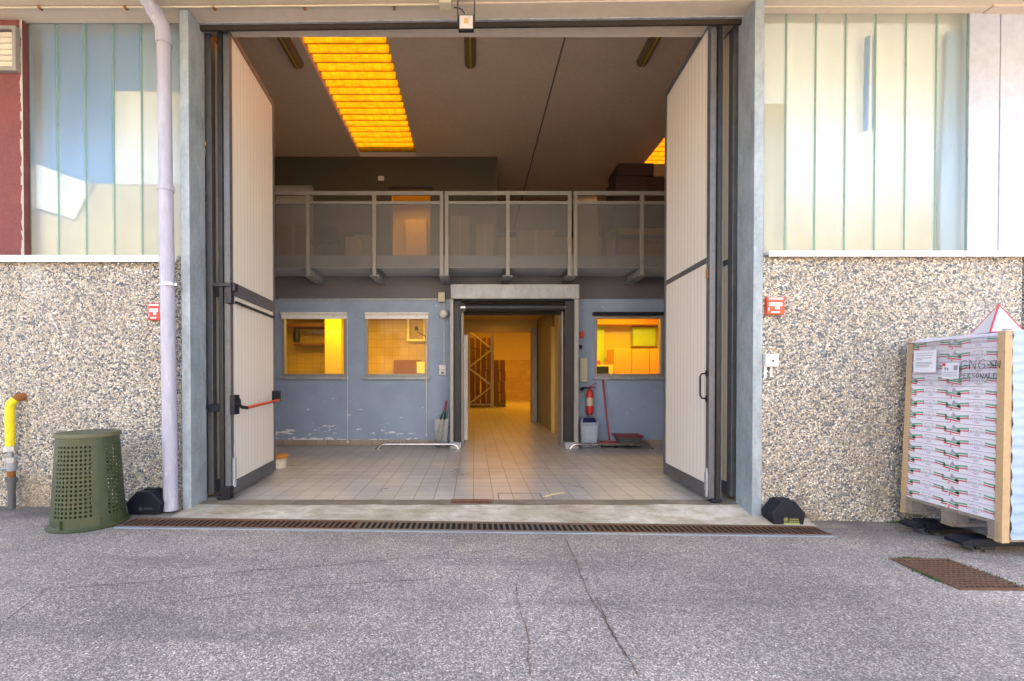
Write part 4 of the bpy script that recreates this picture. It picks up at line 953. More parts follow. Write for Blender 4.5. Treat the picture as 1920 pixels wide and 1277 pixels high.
# roller blinds
for nm, (p, q), cord, cb in (('first', (527, 651), 651.5, 828), ('second', (684, 804), 799.5, 815)):
    T = Thing('roller_blind', f'rolled white blind above the {nm} left window with long cord', 'blind', (UX((p + q) / 2, 8.45), 8.47, UZ(590, 8.45)), 'white blinds over the left windows')
    T.part('roll', MB().cyl((UX(p, 8.47), 8.47, UZ(588, 8.47)), (UX(q, 8.47), 8.47, UZ(588, 8.47)), .028), M['white'], smooth=True)
    T.part('pelmet', MB().box(UX(p + 1, 8.47), UX(q - 1, 8.47), 8.462, 8.478, UZ(598, 8.47), UZ(591, 8.47)), M['white'])
    T.part('pull_cord', MB().cyl((UX(cord, 8.44), 8.44, UZ(cb, 8.44)), (UX(cord, 8.44), 8.44, UZ(588, 8.44)), .005, n=6).lathe((UX(cord, 8.44), 8.44, UZ(cb, 8.44)), [(.001, -.03), (.016, -.03), (.02, 0), (.001, .02)], 10, False), M['white'])
mb = MB().box(UX(1112, 8.45), UX(1250, 8.45), 8.43, YB - .002, UZ(591, 8.45), UZ(585, 8.45)); one('blind_box', mb, M['black'], 'dark blind box above the right window', 'blind', (UX(1180, 8.45), 8.47, UZ(588, 8.45)), bevel=.004)
# clear bin with bottle
c = (UX(828, 8.3), 8.32); zt_ = UZ(786, 8.3)
vb = frust(*c, .10, .10, .02, .132, .12, zt_); vb.f.pop(1); vb.mi.pop(1)
one('umbrella_bin', vb, M['vase'], 'clear plastic bin holding a giant bottle beside the roll door', 'bin', (*c, 0), bevel=.01)
T = Thing('giant_bottle', 'dark green bottle with red neck leaning in clear bin', 'bottle', (*c, .05))
p0, p1, p2, p3 = U(822, 836, 8.32), U(830, 784, 8.34), U(834, 771, 8.35), U(837, 751, 8.36)
T.part('glass_body', MB().tube([p0, p0.lerp(p1, .5), p1, p2], [.05, .055, .05, .022], 16), M['bottle'], smooth=True)
T.part('red_neck', MB().tube([p2, p3], [.023, .018], 14), M['darkred'], smooth=True)
# ashtray pot behind the left door
c = (UX(523, 6.5), 6.42)
T = Thing('ash_pot', 'round grey pot with orange lid behind the left door', 'pot', (*c, 0))
zt_ = UZ(856, 6.35)
T.part('pot', MB().lathe((*c, 0), [(.001, .001), (.125, .001), (.135, .03), (.14, zt_ - .03), (.001, zt_ - .03)], 32, False), M['concrete'], smooth=True)
T.part('lid', MB().lathe((*c, 0), [(.001, zt_ - .028), (.15, zt_ - .028), (.165, zt_ - .012), (.15, zt_ + .012), (.06, zt_ + .02), (.001, zt_ + .02)], 32, False), paint("orange_lid", (.55, .20, .02), .4, .1), smooth=True)
# plate in the threshold and inlaid hatch
mb = MB().box(UX(846, 4.67), UX(922, 4.67), 4.585, 4.66, .0, .006).box(UX(846, 4.67), UX(922, 4.67), 4.66, 4.68, .0, .022); one('threshold_plate', mb, M['grate'], 'rusty dark steel plate set in the threshold', 'steel plate', (0, 4.63, 0), bevel=.002)
x0, x1 = UX(935, 4.78), UX(1017, 4.83); mb = MB().box(x0, x0 + .008, 4.75, 4.99, .0005, .003).box(x1 - .008, x1, 4.75, 4.99, .0005, .003).box(x0, x1, 4.984, 4.992, .0031, .005)
one('floor_hatch', mb, M['crack'], 'dark outline of a hatch in the floor tiles near threshold', 'hatch', ((x0 + x1) / 2, 4.87, 0))
mb = MB().tube([U(1018, 934, 4.72) + Vector((0, 0, .015)), U(1035, 931, 4.74) + Vector((0, 0, .02)), U(1058, 926, 4.80) + Vector((0, 0, .012))], .007, 6); one('straw_twig', mb, M['litter'], 'pale twig lying on tiles at the threshold', 'twig', U(1035, 931, 4.74))

# ================================================================== things on the outer wall
# downpipe
T = Thing('downpipe', 'lilac grey drainpipe with elbow beside the left gateway post', 'drainpipe', (UX(320, 4.38), 4.38, 0))
pA = U(307, 70, 4.42); pB = U(320.5, 958, 4.40); pB.z = gz(pB.x) + .02; pM = U(311, 352, 4.42)
T.part('pipe', MB().cyl(pB, pM, .062, n=28).cyl(pM, pA, .059, n=28), M['pvc'], smooth=True)
for (py, wd) in ((352, .035), (70, .07)):
    q = U(307 + (py - 70) * .0146, py, 4.42); T.part('coupling', MB().cyl(q - Vector((0, 0, wd)), q + Vector((0, 0, wd * .4)), .069, n=28), M['pvc'], smooth=True)
e0 = pA; e1 = U(304, 48, 4.41); e2 = U(292, 26, 4.38); e3 = U(262, -18, 4.26); e4 = e3 + (e3 - e2) * .6
T.part('elbow', MB().tube([e0, e0.lerp(e1, .6), e1, e1.lerp(e2, .5), e2], .064, 24), M['pvc'], smooth=True)
T.part('offset_pipe', MB().tube([e2.lerp(e1, .15), e2.lerp(e3, .5), e3, e4], .058, 24), M['pvc'], smooth=True)
dd_ = (e3 - e2).normalized(); T.part('coupling', MB().cyl(e2 - dd_ * .03, e2 + dd_ * .05, .069, n=24), M['pvc'], smooth=True)
q = U(317, 534, 4.41); T.part('clamp', MB().cyl(q - Vector((0, 0, .014)), q + Vector((0, 0, .014)), .068, n=28).box(q.x + .06, q.x + .085, q.y - .02, q.y + .02, q.z - .014, q.z + .014).box(q.x - .085, q.x - .06, q.y - .02, q.y + .02, q.z - .014, q.z + .014), M['clamp'], smooth=True)
# red call points
def callpoint(pxa, pxb, pya, pyb, y, label, m):
    a, b, z1, z0 = UX(pxa, y), UX(pxb, y), UZ(pya, y), UZ(pyb, y); w = b - a; h = z1 - z0
    T = Thing('fire_call_point', label, 'alarm box', ((a + b) / 2, y, z0), 'red fire call points by the gateway')
    T.part('box', MB().box(a, b, y - .04, y + .03, z0, z1), m, bevel=.006)
    T.part('label_strip', MB().box(a + w * .08, b - w * .1, y - .0425, y - .0405, z1 - h * .15, z1 - h * .05).box(a + w * .1, b - w * .14, y - .0425, y - .0405, z0 + h * .48, z0 + h * .68), M['paper'])
    T.part('window', MB().box(a + w * .45, a + w * .7, y - .0435, y - .041, z0 + h * .3, z0 + h * .47), M['paper'])
    mb = text_mb('FIRE', h * .16, lambda u, v: (a + w * .48 + u, y - .0432, z0 + h * .58 + v)); T.part('lettering', mb, M['redprint'])
    mb = MB().box(a + w * .22, b - w * .3, y - .0425, y - .0405, z0 + h * .09, z0 + h * .18).box(a + w * .06, a + w * .1, y - .0425, y - .0405, z0 + h * .2, z0 + h * .4); T.part('small_print', mb, M['paper'])
callpoint(283.5, 306, 570, 601, WL - .0, 'red fire call point half hidden by the downpipe', M['red'])
callpoint(1433, 1465, 558, 591, WR - .0, 'orange red fire call point right of the gateway', M['orange_red'])
T = Thing('key_switch', 'white key switch box below the right fire call point', 'switch', (UX(1440, WR), WR, UZ(690, WR)))
T.part('box', MB().box(UX(1430, WR), UX(1454, WR), WR - .05, WR + .02, UZ(688, WR), UZ(664, WR)), M['white'], bevel=.008)
T.part('cover', MB().box(UX(1434, WR), UX(1450, WR), WR - .057, WR - .0505, UZ(683, WR), UZ(669, WR)), M['whiteboard'], bevel=.004)
T.part('key_slot', MB().cyl((UX(1441.5, WR), WR - .064, UZ(677, WR)), (UX(1441.5, WR), WR - .058, UZ(677, WR)), .009), M['ink'])
T.part('conduit', MB().cyl((UX(1443, WR), WR - .02, UZ(707, WR)), (UX(1443, WR), WR - .02, UZ(688, WR)), .011).cyl((UX(1432, WR), WR - .02, UZ(709, WR)), (UX(1432, WR), WR - .02, UZ(688, WR)), .013), M['white'], smooth=True)
# gas pipe
yp = 4.44; gx = UX(17.5, yp); zE = UZ(752, yp); z1 = UZ(836, yp)
T = Thing('gas_pipe', 'yellow gas pipe with rusty elbow and valve on the left wall', 'gas pipe', (gx, yp, gz(gx)))
T.part('yellow_pipe', MB().tube([(gx, yp, z1), (gx, yp, zE - .06), (gx + .01, yp, zE - .02), (gx + .035, yp + .02, zE + .015)], .036, 18), M['yellow'], smooth=True)
T.part('rusty_elbow', MB().tube([(gx + .032, yp + .017, zE + .012), (gx + .05, yp + .04, zE + .035), (gx + .055, WL + .01, zE + .04)], [.0345, .037, .040], 18), M['rust'], smooth=True)
T.part('union_nut', MB().cyl((gx, yp, z1 - .05), (gx, yp, z1 - .001), .05, n=6), M['clamp']); T.part('union_nut', MB().cyl((gx + .01, yp, z1 - .16), (gx + .01, yp, z1 - .11), .034, n=6), M['clamp'])
zz0 = gz(gx); 
T.part('valve_body', MB().cyl((gx + .005, yp, z1 - .11), (gx, yp, z1 - .05), .022).cyl((gx + .01, yp, z1 - .24), (gx + .01, yp, z1 - .16), .034).cyl((gx - .08, yp - .02, z1 - .22), (gx, yp, z1 - .21), .016), M['galv'], smooth=True)
T.part('rusty_fitting', MB().cyl((gx + .01, yp, z1 - .30), (gx + .01, yp, z1 - .24), .032), M['rust'], smooth=True)
T.part('lower_pipe', MB().cyl((gx + .01, yp, zz0 + .002), (gx + .01, yp, z1 - .33), .030).cyl((gx + .01, yp, z1 - .345), (gx + .01, yp, z1 - .301), .044).cyl((gx + .01, yp, z1 - .42), (gx + .01, yp, z1 - .36), .034), M['steel'], smooth=True)
# bait boxes
def bait(x, y, zg, w, h, dep, label, logo):
    T = Thing('bait_box', label, 'bait station', (x, y, zg), 'black bait stations by the gateway posts')
    fr = lambda k: [(x - w * .42 * k, y, zg + .002), (x + w * .42 * k, y, zg + .002), (x + w * .5 * k, y, zg + h * .5), (x + w * .21 * k, y, zg + h), (x - w * .21 * k, y, zg + h), (x - w * .5 * k, y, zg + h * .5)]
    T.part('case', MB().prism(fr(1), (0, dep, 0)), M['black'], bevel=.008)
    T.part('hinge_ridge', MB().box(x - w * .18, x + w * .18, y + dep * .5, y + dep * .9, zg + h - .004, zg + h + .008), M['black'], bevel=.003)
    mt = paint("olive_print", (.28,.30,.10), .6, .1) if logo else paint("faint_print", (.07,.08,.11), .5, .1)
    mb = MB(); n = 24; cx_, cz_ = x + w * .02 - w * .1, zg + h * .27
    for i in range(n):
        a, b = 2 * math.pi * i / n, 2 * math.pi * (i + 1) / n
        mb.poly([(cx_ + .020 * math.cos(a), y - .0015, cz_ + .020 * math.sin(a)), (cx_ + .020 * math.cos(b), y - .0015, cz_ + .020 * math.sin(b)), (cx_ + .016 * math.cos(b), y - .0015, cz_ + .016 * math.sin(b)), (cx_ + .016 * math.cos(a), y - .0015, cz_ + .016 * math.sin(a))])
    mb.box(cx_ - .004, cx_ + .004, y - .002, y - .001, cz_ - .012, cz_ + .012).box(cx_ - .012, cx_ - .0045, y - .002, y - .001, cz_ - .004, cz_ + .004).box(cx_ + .0045, cx_ + .012, y - .002, y - .001, cz_ - .004, cz_ + .004)
    if logo:
        mb.box(cx_ - .02, cx_ + .125, y - .002, y - .001, zg + h * .06, zg + h * .15)
        for i in range(9): mb.box(cx_ + .035 + i * .009, cx_ + .041 + i * .009, y - .002, y - .001, cz_ - .004 + .002 * (i % 2), cz_ + .012 - .003 * (i % 3))
        for i in range(10): mb.box(cx_ + .03 + i * .009, cx_ + .036 + i * .009, y - .002, y - .001, cz_ - .02, cz_ - .011 + .002 * (i % 2))
    else: mb.box(cx_ + .03, cx_ + .11, y - .002, y - .001, cz_ - .006, cz_ + .0).box(cx_ + .03, cx_ + .11, y - .002, y - .001, cz_ + .006, cz_ + .01)
    T.part('printed_emblem', mb, mt)
xx = UX(269, 4.30, 950); bait(xx, 4.30, gz(xx), .335, .215, .17, 'plain black bait station between green bin and downpipe', False)
xx = UX(1479, 4.20, 950); bait(xx, 4.20, gz(xx), .315, .225, .16, 'black bait station with olive emblem by the right post', True)
# floodlight and junction box under the canopy
yf = 4.42
T = Thing('floodlight', 'small square floodlight on bracket under the canopy', 'floodlight', (UX(874, yf), yf, 4.77))
a, b, z0, z1 = UX(859.5, yf), UX(889, yf), UZ(56.5, yf), UZ(27, yf)
T.part('case', MB().box(a, b, yf, yf + .04, z0, z1), M['black'], bevel=.008)
T.part('lens', MB().box(a + .012, b - .012, yf - .004, yf - .0005, z0 + .014, z1 - .012), M['led'], bevel=.006)
T.part('led_chip', MB().box(a + .055, b - .055, yf - .0065, yf - .0045, z0 + .06, z1 - .04), M['ledchip'])
T.part('bracket', MB().tube([(a - .004, yf + .02, (z0 + z1) / 2), (a - .004, yf - .06, 4.755), (a + .004, yf - .075, 4.766), (b - .004, yf - .075, 4.766), (b + .004, yf - .06, 4.755), (b + .004, yf + .02, (z0 + z1) / 2)], .006, 8), M['darksteel'], smooth=True)
T.part('cable', MB().tube([U(851, 14, yf - .03), U(860, 15, yf - .03), U(867, 19, yf - .02), U(871, 26, yf + .01)], .005, 8), M['black'], smooth=True)
mb = MB().box(UX(825, 4.4), UX(847, 4.4), 4.32, 4.42, 4.715, 4.766); one('ceiling_junction_box', mb, M['offwhite'], 'pale junction box under the canopy beside the floodlight', 'junction box', (UX(836, 4.4), 4.37, 4.74), bevel=.008)
T = Thing('soffit_conduit', 'thin brown conduit clipped along the canopy underside', 'conduit', (-2, 4.42, 4.76))
T.part('tube', MB().tube([(-6, 4.447, 4.762), (-3, 4.435, 4.760), (UX(826, 4.4), 4.40, 4.758)], .009, 8), M['offwhite'], smooth=True)
for px in (80, 240, 405, 573, 740):
    q = UX(px, 4.43); T.part('clip', MB().box(q - .012, q + .012, 4.42, 4.46, 4.747, 4.767), M['rust'])

# ================================================================== green perforated bin (upturned)
bc = Vector((-3.365, 4.05, 0)); bc.z = gz(bc.x) + .003
T = Thing('laundry_basket', 'olive green perforated basket standing upside down by the left wall', 'basket', bc)
nA, nR = 96, 42; H = .80; r0, r1 = .262, .218
holes = []; mb = MB()
def brad(t): return r0 + (r1 - r0) * t
ang0 = math.atan2(-bc.y, -bc.x) + R(19)      # plain strip turned a little right of the camera
for j in range(nR + 1):
    t = j / nR
    for i in range(nA):
        g = ang0 + 2 * math.pi * i / nA; r = brad(t); mb.v.append((bc.x + r * math.cos(g), bc.y + r * math.sin(g), bc.z + .02 + (H - .05) * t))
for j in range(nR):
    for i in range(nA):
        k = (i + 3) % 24; inhole = 6 <= k < 24 and k % 2 == 0 and 5 <= j <= 38 and j % 2 == 1 and ((i + 3) // 24) % 4 != 2
        if inhole: continue
        a = j * nA + i; b2 = j * nA + (i + 1) % nA; mb.f.append([a, b2, b2 + nA, a + nA]); mb.mi.append(0)
body = T.part('body', mb, M['binplastic'], smooth=False)
so_ = body.modifiers.new("thick", 'SOLIDIFY'); so_.thickness = .006
T.part('base_plate', MB().lathe(bc, [(.001, H - .012), (r1 - .02, H - .012), (r1 + .012, H - .035), (r1 + .014, H - .012), (r1 + .008, H - .002), (r1 - .012, H + .001), (r1 - .03, H - .004), (.001, H - .003)], 64, False), M['binlid'], smooth=True)
T.part('rim', MB().lathe(bc, [(r0 - .004, 0), (r0 + .026, 0), (r0 + .028, .008), (r0 + .008, .02), (r0 - .002, .03), (r0 - .004, .0)], 72, False), M['binplastic'], smooth=True)
mb = MB()
for g in (-62, -2, 20, 95):
    q = ang0 + R(g); mb.plank((bc.x + (r0 - .004) * math.cos(q), bc.y + (r0 - .004) * math.sin(q)), (bc.x + (r0 + .016) * math.cos(q), bc.y + (r0 + .016) * math.sin(q)), .006, bc.z + .02, bc.z + .095)
T.part('rib', mb, M['binplastic'])

# ================================================================== drain channel across the gateway
T = Thing('drain_channel', 'long drain channel with blue grey rails across the gateway', 'drain', (0, 4.05, -.06))
xa, xb_ = -3.05, 3.07
def trap(y0, y1, z0o, z1o, xl0, xl1, xr0, xr1):
    v = [(xl0, y0, gz(xl0) + z0o), (xr0, y0, gz(xr0) + z0o), (xr1, y1, gz(xr1) + z0o), (xl1, y1, gz(xl1) + z0o), (xl0, y0, gz(xl0) + z1o), (xr0, y0, gz(xr0) + z1o), (xr1, y1, gz(xr1) + z1o), (xl1, y1, gz(xl1) + z1o)]
    return MB().add(v, [(3,2,1,0),(4,5,6,7),(0,1,5,4),(1,2,6,5),(2,3,7,6),(3,0,4,7)])
T.part('front_rail', trap(3.915, 3.952, -.05, .010, xa, xa, xb_, xb_), M['drainrail'], bevel=.003)
T.part('rear_rail', trap(4.165, 4.178, -.05, .016, xa, xa, xb_, xb_), M['grategrey'])
T.part('trough', trap(3.953, 4.164, .002, .004, xa, xa, xb_, xb_), M['void'])
gl = ['most orange rusty drain grating section, beside the green basket', 'rusty drain grating section below the left gateway post', 'dark worn drain grating section left of the middle', 'dark worn drain grating section right of the middle', 'brown drain grating section below the right door', 'rusty right end drain grating section by the bait station']
for s in range(6):
    x0 = xa + (xb_ - xa) * s / 6 + .002; x1 = xa + (xb_ - xa) * (s + 1) / 6 - .002
    mb = trap(3.956, 3.972, .006, .012, x0, x0, x1, x1); m2 = trap(4.148, 4.162, .006, .013, x0, x0, x1, x1); mb.add(m2.v, m2.f)
    n = 20
    for i in range(n + 1):
        xc = x0 + .009 + (x1 - x0 - .018) * i / n; z = gz(xc); mb.box(xc - .0095, xc + .0095, 3.9721, 4.1479, z + .0045, z + .0115)
    one('drain_grating', mb, M['grate'] if s in (0, 1, 4, 5) else M['grategrey'], gl[s], 'grating', ((x0 + x1) / 2, 4.05, gz((x0 + x1) / 2)), 'sections of the channel grating')
# square yard drain
T = Thing('yard_drain', 'rusty square yard drain with slotted grid and moss edges', 'drain cover', (3.3, 3.2, gz(3.3)))
gx0, gx1, gy0, gy1 = 3.10, 3.53, 2.94, 3.44; z = gz(3.3)
T.part('pit', MB().box(gx0 + .02, gx1 - .02, gy0 + .02, gy1 - .02, z - .01, z + .0045), M['void'])
T.part('frame', MB().box(gx0, gx1, gy0, gy0 + .022, z - .01, z + .012).box(gx0, gx1, gy1 - .022, gy1, z - .01, z + .012).box(gx0, gx0 + .022, gy0 + .022, gy1 - .022, z - .01, z + .012).box(gx1 - .022, gx1, gy0 + .022, gy1 - .022, z - .01, z + .012), M['grate'], bevel=.002)
mb = MB(); n = 10
for i in range(1, n + 1):
    x = gx0 + .022 + (gx1 - gx0 - .044) * i / (n + 1); mb.box(x - .006, x + .006, gy0 + .022, gy1 - .022, z + .005, z + .0098)
for i in range(1, 13):
    y = gy0 + .022 + (gy1 - gy0 - .044) * i / 13; mb.box(gx0 + .022, gx1 - .022, y - .009, y + .009, z + .0045, z + .0112)
T.part('grid', mb, M['grate'])
mb = MB()
def moss(x, y, n, sx, sy, zz):
    for _ in range(n):
        a, b = x + random.gauss(0, sx), y + random.gauss(0, sy); h = random.uniform(.004, .022); w = random.uniform(.003, .008); g = random.uniform(0, 3.14)
        dx, dy = w * math.cos(g), w * math.sin(g); mb.poly([(a - dx, b - dy, zz), (a + dx, b + dy, zz), (a + random.uniform(-.006, .006), b + random.uniform(-.006, .006), zz + h)])
moss(3.25, gy1 + .012, 260, .06, .010, z); moss(gx0 - .01, 3.15, 260, .012, .07, z); moss(gx1 + .01, 3.12, 160, .008, .1, z)
wz = gz(3.45); moss(UX(1690, 4.34), 4.345, 220, .05, .012, gz(4.0))
struct('moss', mb, M['moss'], 'stuff')

# ================================================================== PALLET of cartons
PX0, PX1, PY0, PY1 = 3.95, 5.15, 3.46, 4.27; PZ = .018
T = Thing('wooden_pallet', 'weathered wooden pallet lifted under the white carton stack', 'pallet', ((PX0 + PX1) / 2, 3.86, PZ))
mb = MB()
for i in range(7): x = PX0 + i * (PX1 - PX0 - .12) / 6; mb.box(x, x + .12, PY0, PY1, PZ + .122, PZ + .144)
T.part('deck', mb, M['wood'], bevel=.003)
for y in (PY0, (PY0 + PY1) / 2 - .05, PY1 - .1):
    mb = MB().box(PX0, PX1, y, y + .1, PZ + .10, PZ + .1215); T.part('stringer', mb, M['wood'], bevel=.003)
    mb = MB().box(PX0, PX1, y, y + .1, PZ, PZ + .022); T.part('bottom_board', mb, M['wood'], bevel=.003)
    for x in (PX0 + .002, (PX0 + PX1) / 2 - .07, PX1 - .142):
        mb = MB().box(x, x + .14, y + .003, y + .097, PZ + .0225, PZ + .0995); T.part('block', mb, M['wood'], bevel=.004)
# pallet jack
jz = gz(4.2)
T = Thing('pallet_jack', 'black pallet jack forks under the wooden pallet', 'pallet jack', (4.3, 3.6, jz))
for y in (3.58, 3.98):
    mb = MB().box(PX0 - .08 + (y - 3.58) * .1, PX1 + .3, y, y + .15, jz + .06, jz + .115).prism([(PX0 - .08, y, jz + .115), (PX0 - .16, y, jz + .09), (PX0 - .16, y, jz + .065), (PX0 - .08, y, jz + .06)], (0, .15, 0))
    T.part('fork', mb, M['black'], bevel=.006)
    mb = MB().cyl((PX0 - .02, y + .03, jz + .038), (PX0 - .02, y + .12, jz + .038), .036, n=20).cyl((PX0 + .07, y + .03, jz + .038), (PX0 + .07, y + .12, jz + .038), .036, n=20); T.part('roller', mb, M['steel'], smooth=True)
    mb = MB().box(PX0 - .05, PX0 + .1, y + .005, y + .025, jz + .03, jz + .058).cyl((PX0 - .02, y - .001, jz + .038), (PX0 - .02, y + .004, jz + .038), .012); T.part('roller_bracket', mb, M['rubber'])
# cartons
NL = 14; CH_ = (1.585 - (PZ + .146)) / NL; CW = (PY1 - PY0 - .02) / 2
def stripe(mb, pts, off, th, f):
    for (a, b) in zip(pts[:-1], pts[1:]):
        mb.poly([f(a[0], a[1] + off), f(b[0], b[1] + off), f(b[0], b[1] + off - th), f(a[0], a[1] + off - th)])
def carton_mesh():
    mb = MB(); w, h, L = CW - .003, CH_ - .0025, PX1 - PX0 - .03
    mb.box(0, L, -w / 2, w / 2, 0, h)
    f = lambda u, v: (-.0008, w / 2 - u * w, v * h)          # u from far (left) to near (right)
    rib = [[(.0, .36), (.08, .30), (.21, .24)], [(.13, .46), (.22, .52), (.38, .57)], [(.68, .60), (.78, .54), (.90, .52)], [(.86, .36), (.93, .34), (1.0, .40)]]
    for r_ in rib:
        mb.m = 1; stripe(mb, r_, .16, .12, f)
        mb.m = 2; stripe(mb, r_, -.03, .11, f)
    mb.m = 1; mb.poly([f(.13, .48), f(.2, .55), f(.21, .24), f(.15, .28)]); mb.poly([f(.86, .62), f(.9, .66), f(.92, .36), f(.87, .34)])
    mb.m = 3                                                  # small drawn townscape
    for (u, hh) in ((.035, .3), (.055, .42), (.07, .52), (.085, .4), (.10, .3), (.115, .24)): mb.poly([f(u, .50), f(u + .012, .50), f(u + .012, .5 + hh * .8), f(u, .5 + hh * .8)])
    n = 10
    for i in range(n):
        a, b = math.pi * i / n, math.pi * (i + 1) / n; mb.poly([f(.53 - .10 * math.cos(a), .70 + .12 * math.sin(a)), f(.53 - .10 * math.cos(b), .70 + .12 * math.sin(b)), f(.53 - .09 * math.cos(b), .67 + .12 * math.sin(b)), f(.53 - .09 * math.cos(a), .67 + .12 * math.sin(a))])
    mb.poly([f(.47, .22), f(.59, .22), f(.59, .26), f(.47, .26)]); mb.poly([f(.49, .14), f(.57, .14), f(.57, .17), f(.49, .17)])
    mb = text_mb('CAMELINO', h * .31, lambda u, v: (-.0009, w / 2 - .53 * w - u, .45 * h + v), mb, 3)
    mb.m = 2; n = 10; mb.poly([f(.0 + .016 * math.cos(2 * math.pi * i / n) + .0165, .10 + .09 * math.sin(2 * math.pi * i / n)) for i in range(n)])
    return mb
cm = carton_mesh().build('carton', [M['carton'], M['green'], M['redprint'], M['greyprint']], (0, 0, 0))
cme = cm.data; bpy.data.objects.remove(cm)
ordn = ['bottom', 'second lowest', 'third lowest', 'fourth lowest', 'fifth lowest', 'sixth lowest', 'seventh lowest', 'seventh from top', 'sixth from top', 'fifth from top', 'fourth from top', 'third from top', 'second from top', 'top']
for i in range(NL):
    for c_, nm in ((0, 'near'), (1, 'far')):
        o = bpy.data.objects.new('carton', cme); COL.objects.link(o)
        lean = .05 * (i / NL) * (1 if c_ else .35)
        o.location = (PX0 + .012 + lean + random.uniform(-.004, .004), PY0 + .01 + CW * (c_ + .5), PZ + .146 + i * CH_)
        o.rotation_euler = (0, 0, random.uniform(-.006, .006))
        tag(o, f'white tricolour ribbon carton, {ordn[i]} layer of the {nm} column on the pallet', 'carton', 'white cartons stacked on the pallet')
zt_ = PZ + .146 + NL * CH_
# corner boards
for (x, y, sgn, lab, lean) in ((PX0, PY0, 1, 'tan cardboard corner board on the near edge of the carton stack', .01), (PX0, PY1, -1, 'tan cardboard corner board on the far edge of the carton stack', .055)):
    pt = lambda ax, ay, z: (x + ax + lean * (z - PZ) / 1.6, y + ay, z)
    mb = MB(); z0 = PZ - .005
    ring = [(-.006, -.008 * sgn), (.05, -.008 * sgn), (.05, -.003 * sgn), (-.001, -.003 * sgn), (-.001, .042 * sgn), (-.006, .042 * sgn)]
    v = [pt(a, b, z) for z in (z0, zt_ + .012) for (a, b) in ring]; n = 6
    mb.add(v, [tuple(range(n)), tuple(range(n, 2 * n))] + [(i, (i + 1) % n, n + (i + 1) % n, n + i) for i in range(n)])
    one('corner_board', mb, M['cardpale'], lab, 'corner board', (x, y, z0), 'corner boards on the carton stack')
# wrapped front face, films
mb = MB(); nx, nz = 20, 40
for j in range(nz + 1):
    for i in range(nx + 1):
        mb.v.append((PX0 + .057 + (PX1 - PX0 - .06) * i / nx, PY0 - .012 + .006 * math.sin(j * 1.9 + i * .4) + random.uniform(-.004, .004), PZ + .02 + (zt_ - PZ - .0) * j / nz))
for j in range(nz):
    for i in range(nx): a = j * (nx + 1) + i; mb.f.append([a, a + 1, a + nx + 2, a + nx + 1]); mb.mi.append(0)
one('wrap_sheet', mb, M['wrapfront'], 'bluish wrinkled wrapping on the near end of the carton stack', 'wrapping', (4.5, PY0, PZ), smooth=True)
mb = MB(); ny, nz = 26, 14; zf0 = zt_ - 4.0 * CH_
for j in range(nz + 1):
    for i in range(ny + 1):
        t = i / ny; edge = (random.uniform(-.03, .03) if j == 0 else 0) + (.03 * math.sin(t * 9) if j == 0 else 0)
        z = zf0 + edge + (zt_ + .004 - zf0 - edge) * j / nz; y = PY1 + .004 + (PY0 - PY1 - .012) * t
        mb.v.append((PX0 - .010 + .05 * (z - PZ) / 1.6 * (1 - t * .65) + random.uniform(-.0025, .0025), y, z))
for j in range(nz):
    for i in range(ny): a = j * (ny + 1) + i; mb.f.append([a, a + 1, a + ny + 2, a + ny + 1]); mb.mi.append(0)
one('stretch_film', mb, M['filmclear'], 'clear stretch film torn off below the top four carton layers', 'stretch film', (PX0, 3.9, zf0), smooth=True)
mb = MB(); nx, ny = 14, 14
for j in range(ny + 1):
    for i in range(nx + 1):
        x = PX0 + .03 + (PX1 - PX0 - .02) * i / nx; y = PY0 - .015 + (PY1 - PY0 + .03) * j / ny; ed = i in (0,) or j in (0, ny)
        mb.v.append((x - (.02 if i == 0 else 0), y, zt_ + .014 + random.uniform(-.004, .006) - (.035 if ed else 0)))
for j in range(ny):
    for i in range(nx): a = j * (nx + 1) + i; mb.f.append([a, a + 1, a + nx + 2, a + nx + 1]); mb.mi.append(0)
one('top_sheet', mb, M['carton'], 'crumpled white cover sheet over the top of the carton stack', 'cover sheet', (4.5, 3.86, zt_), smooth=True)
mb = MB()
for j in range(3):
    for i in range(21):
        t = i / 20; mb.v.append((PX0 - .012 + random.uniform(-.003, .003), PY1 - .01 + (PY0 - PY1 + .02) * t, PZ + .155 - .06 * j - (random.uniform(0, .025) if j == 2 else 0)))
for j in range(2):
    for i in range(20): a = j * 21 + i; mb.f.append([a, a + 1, a + 22, a + 21]); mb.mi.append(0)
one('film_skirt', mb, M['filmclear'], 'ragged clear film hanging round the wooden pallet edge', 'stretch film', (PX0, 3.86, PZ + .1), smooth=True)
# sheets and marks on the left face (face is the plane x ~ PX0)
def face(u, z): return PX0 - .016 + .05 * (z - PZ) / 1.6 * (1 - u * .65) , PY1 + (PY0 - PY1) * u, z
def on_face(us, z0, z1, dx, th=.0015):
    a, b = us; P = [Vector(face(a, z0)), Vector(face(b, z0)), Vector(face(b, z1)), Vector(face(a, z1))]
    return MB().prism([p + Vector((-dx, 0, 0)) for p in P], (-th, 0, 0))
z1 = zt_ - .10
T = Thing('delivery_note', 'white printed delivery note in film on the carton stack', 'paper', Vector(face(.25, z1 - .2)))
T.part('sheet', on_face((.10, .36), z1 - .19, z1, .001), M['paper'])
mb = MB()
for i, (a, b, k) in enumerate(((.13, .33, .02), (.13, .32, .04), (.13, .31, .062), (.13, .2, .075), (.13, .31, .10), (.13, .32, .112), (.13, .29, .125), (.13, .28, .138))):
    m2 = on_face((a, b), z1 - k - .005, z1 - k, .003); mb.add(m2.v, m2.f)
T.part('printed_lines', mb, M['greyprint'])
T = Thing('shipping_label', 'white shipping label with red corner on the near cartons', 'label', Vector(face(.5, z1 - .25)))
zl = z1 - .115
T.part('sheet', on_face((.43, .60), zl - .13, zl, .002), M['paper'])
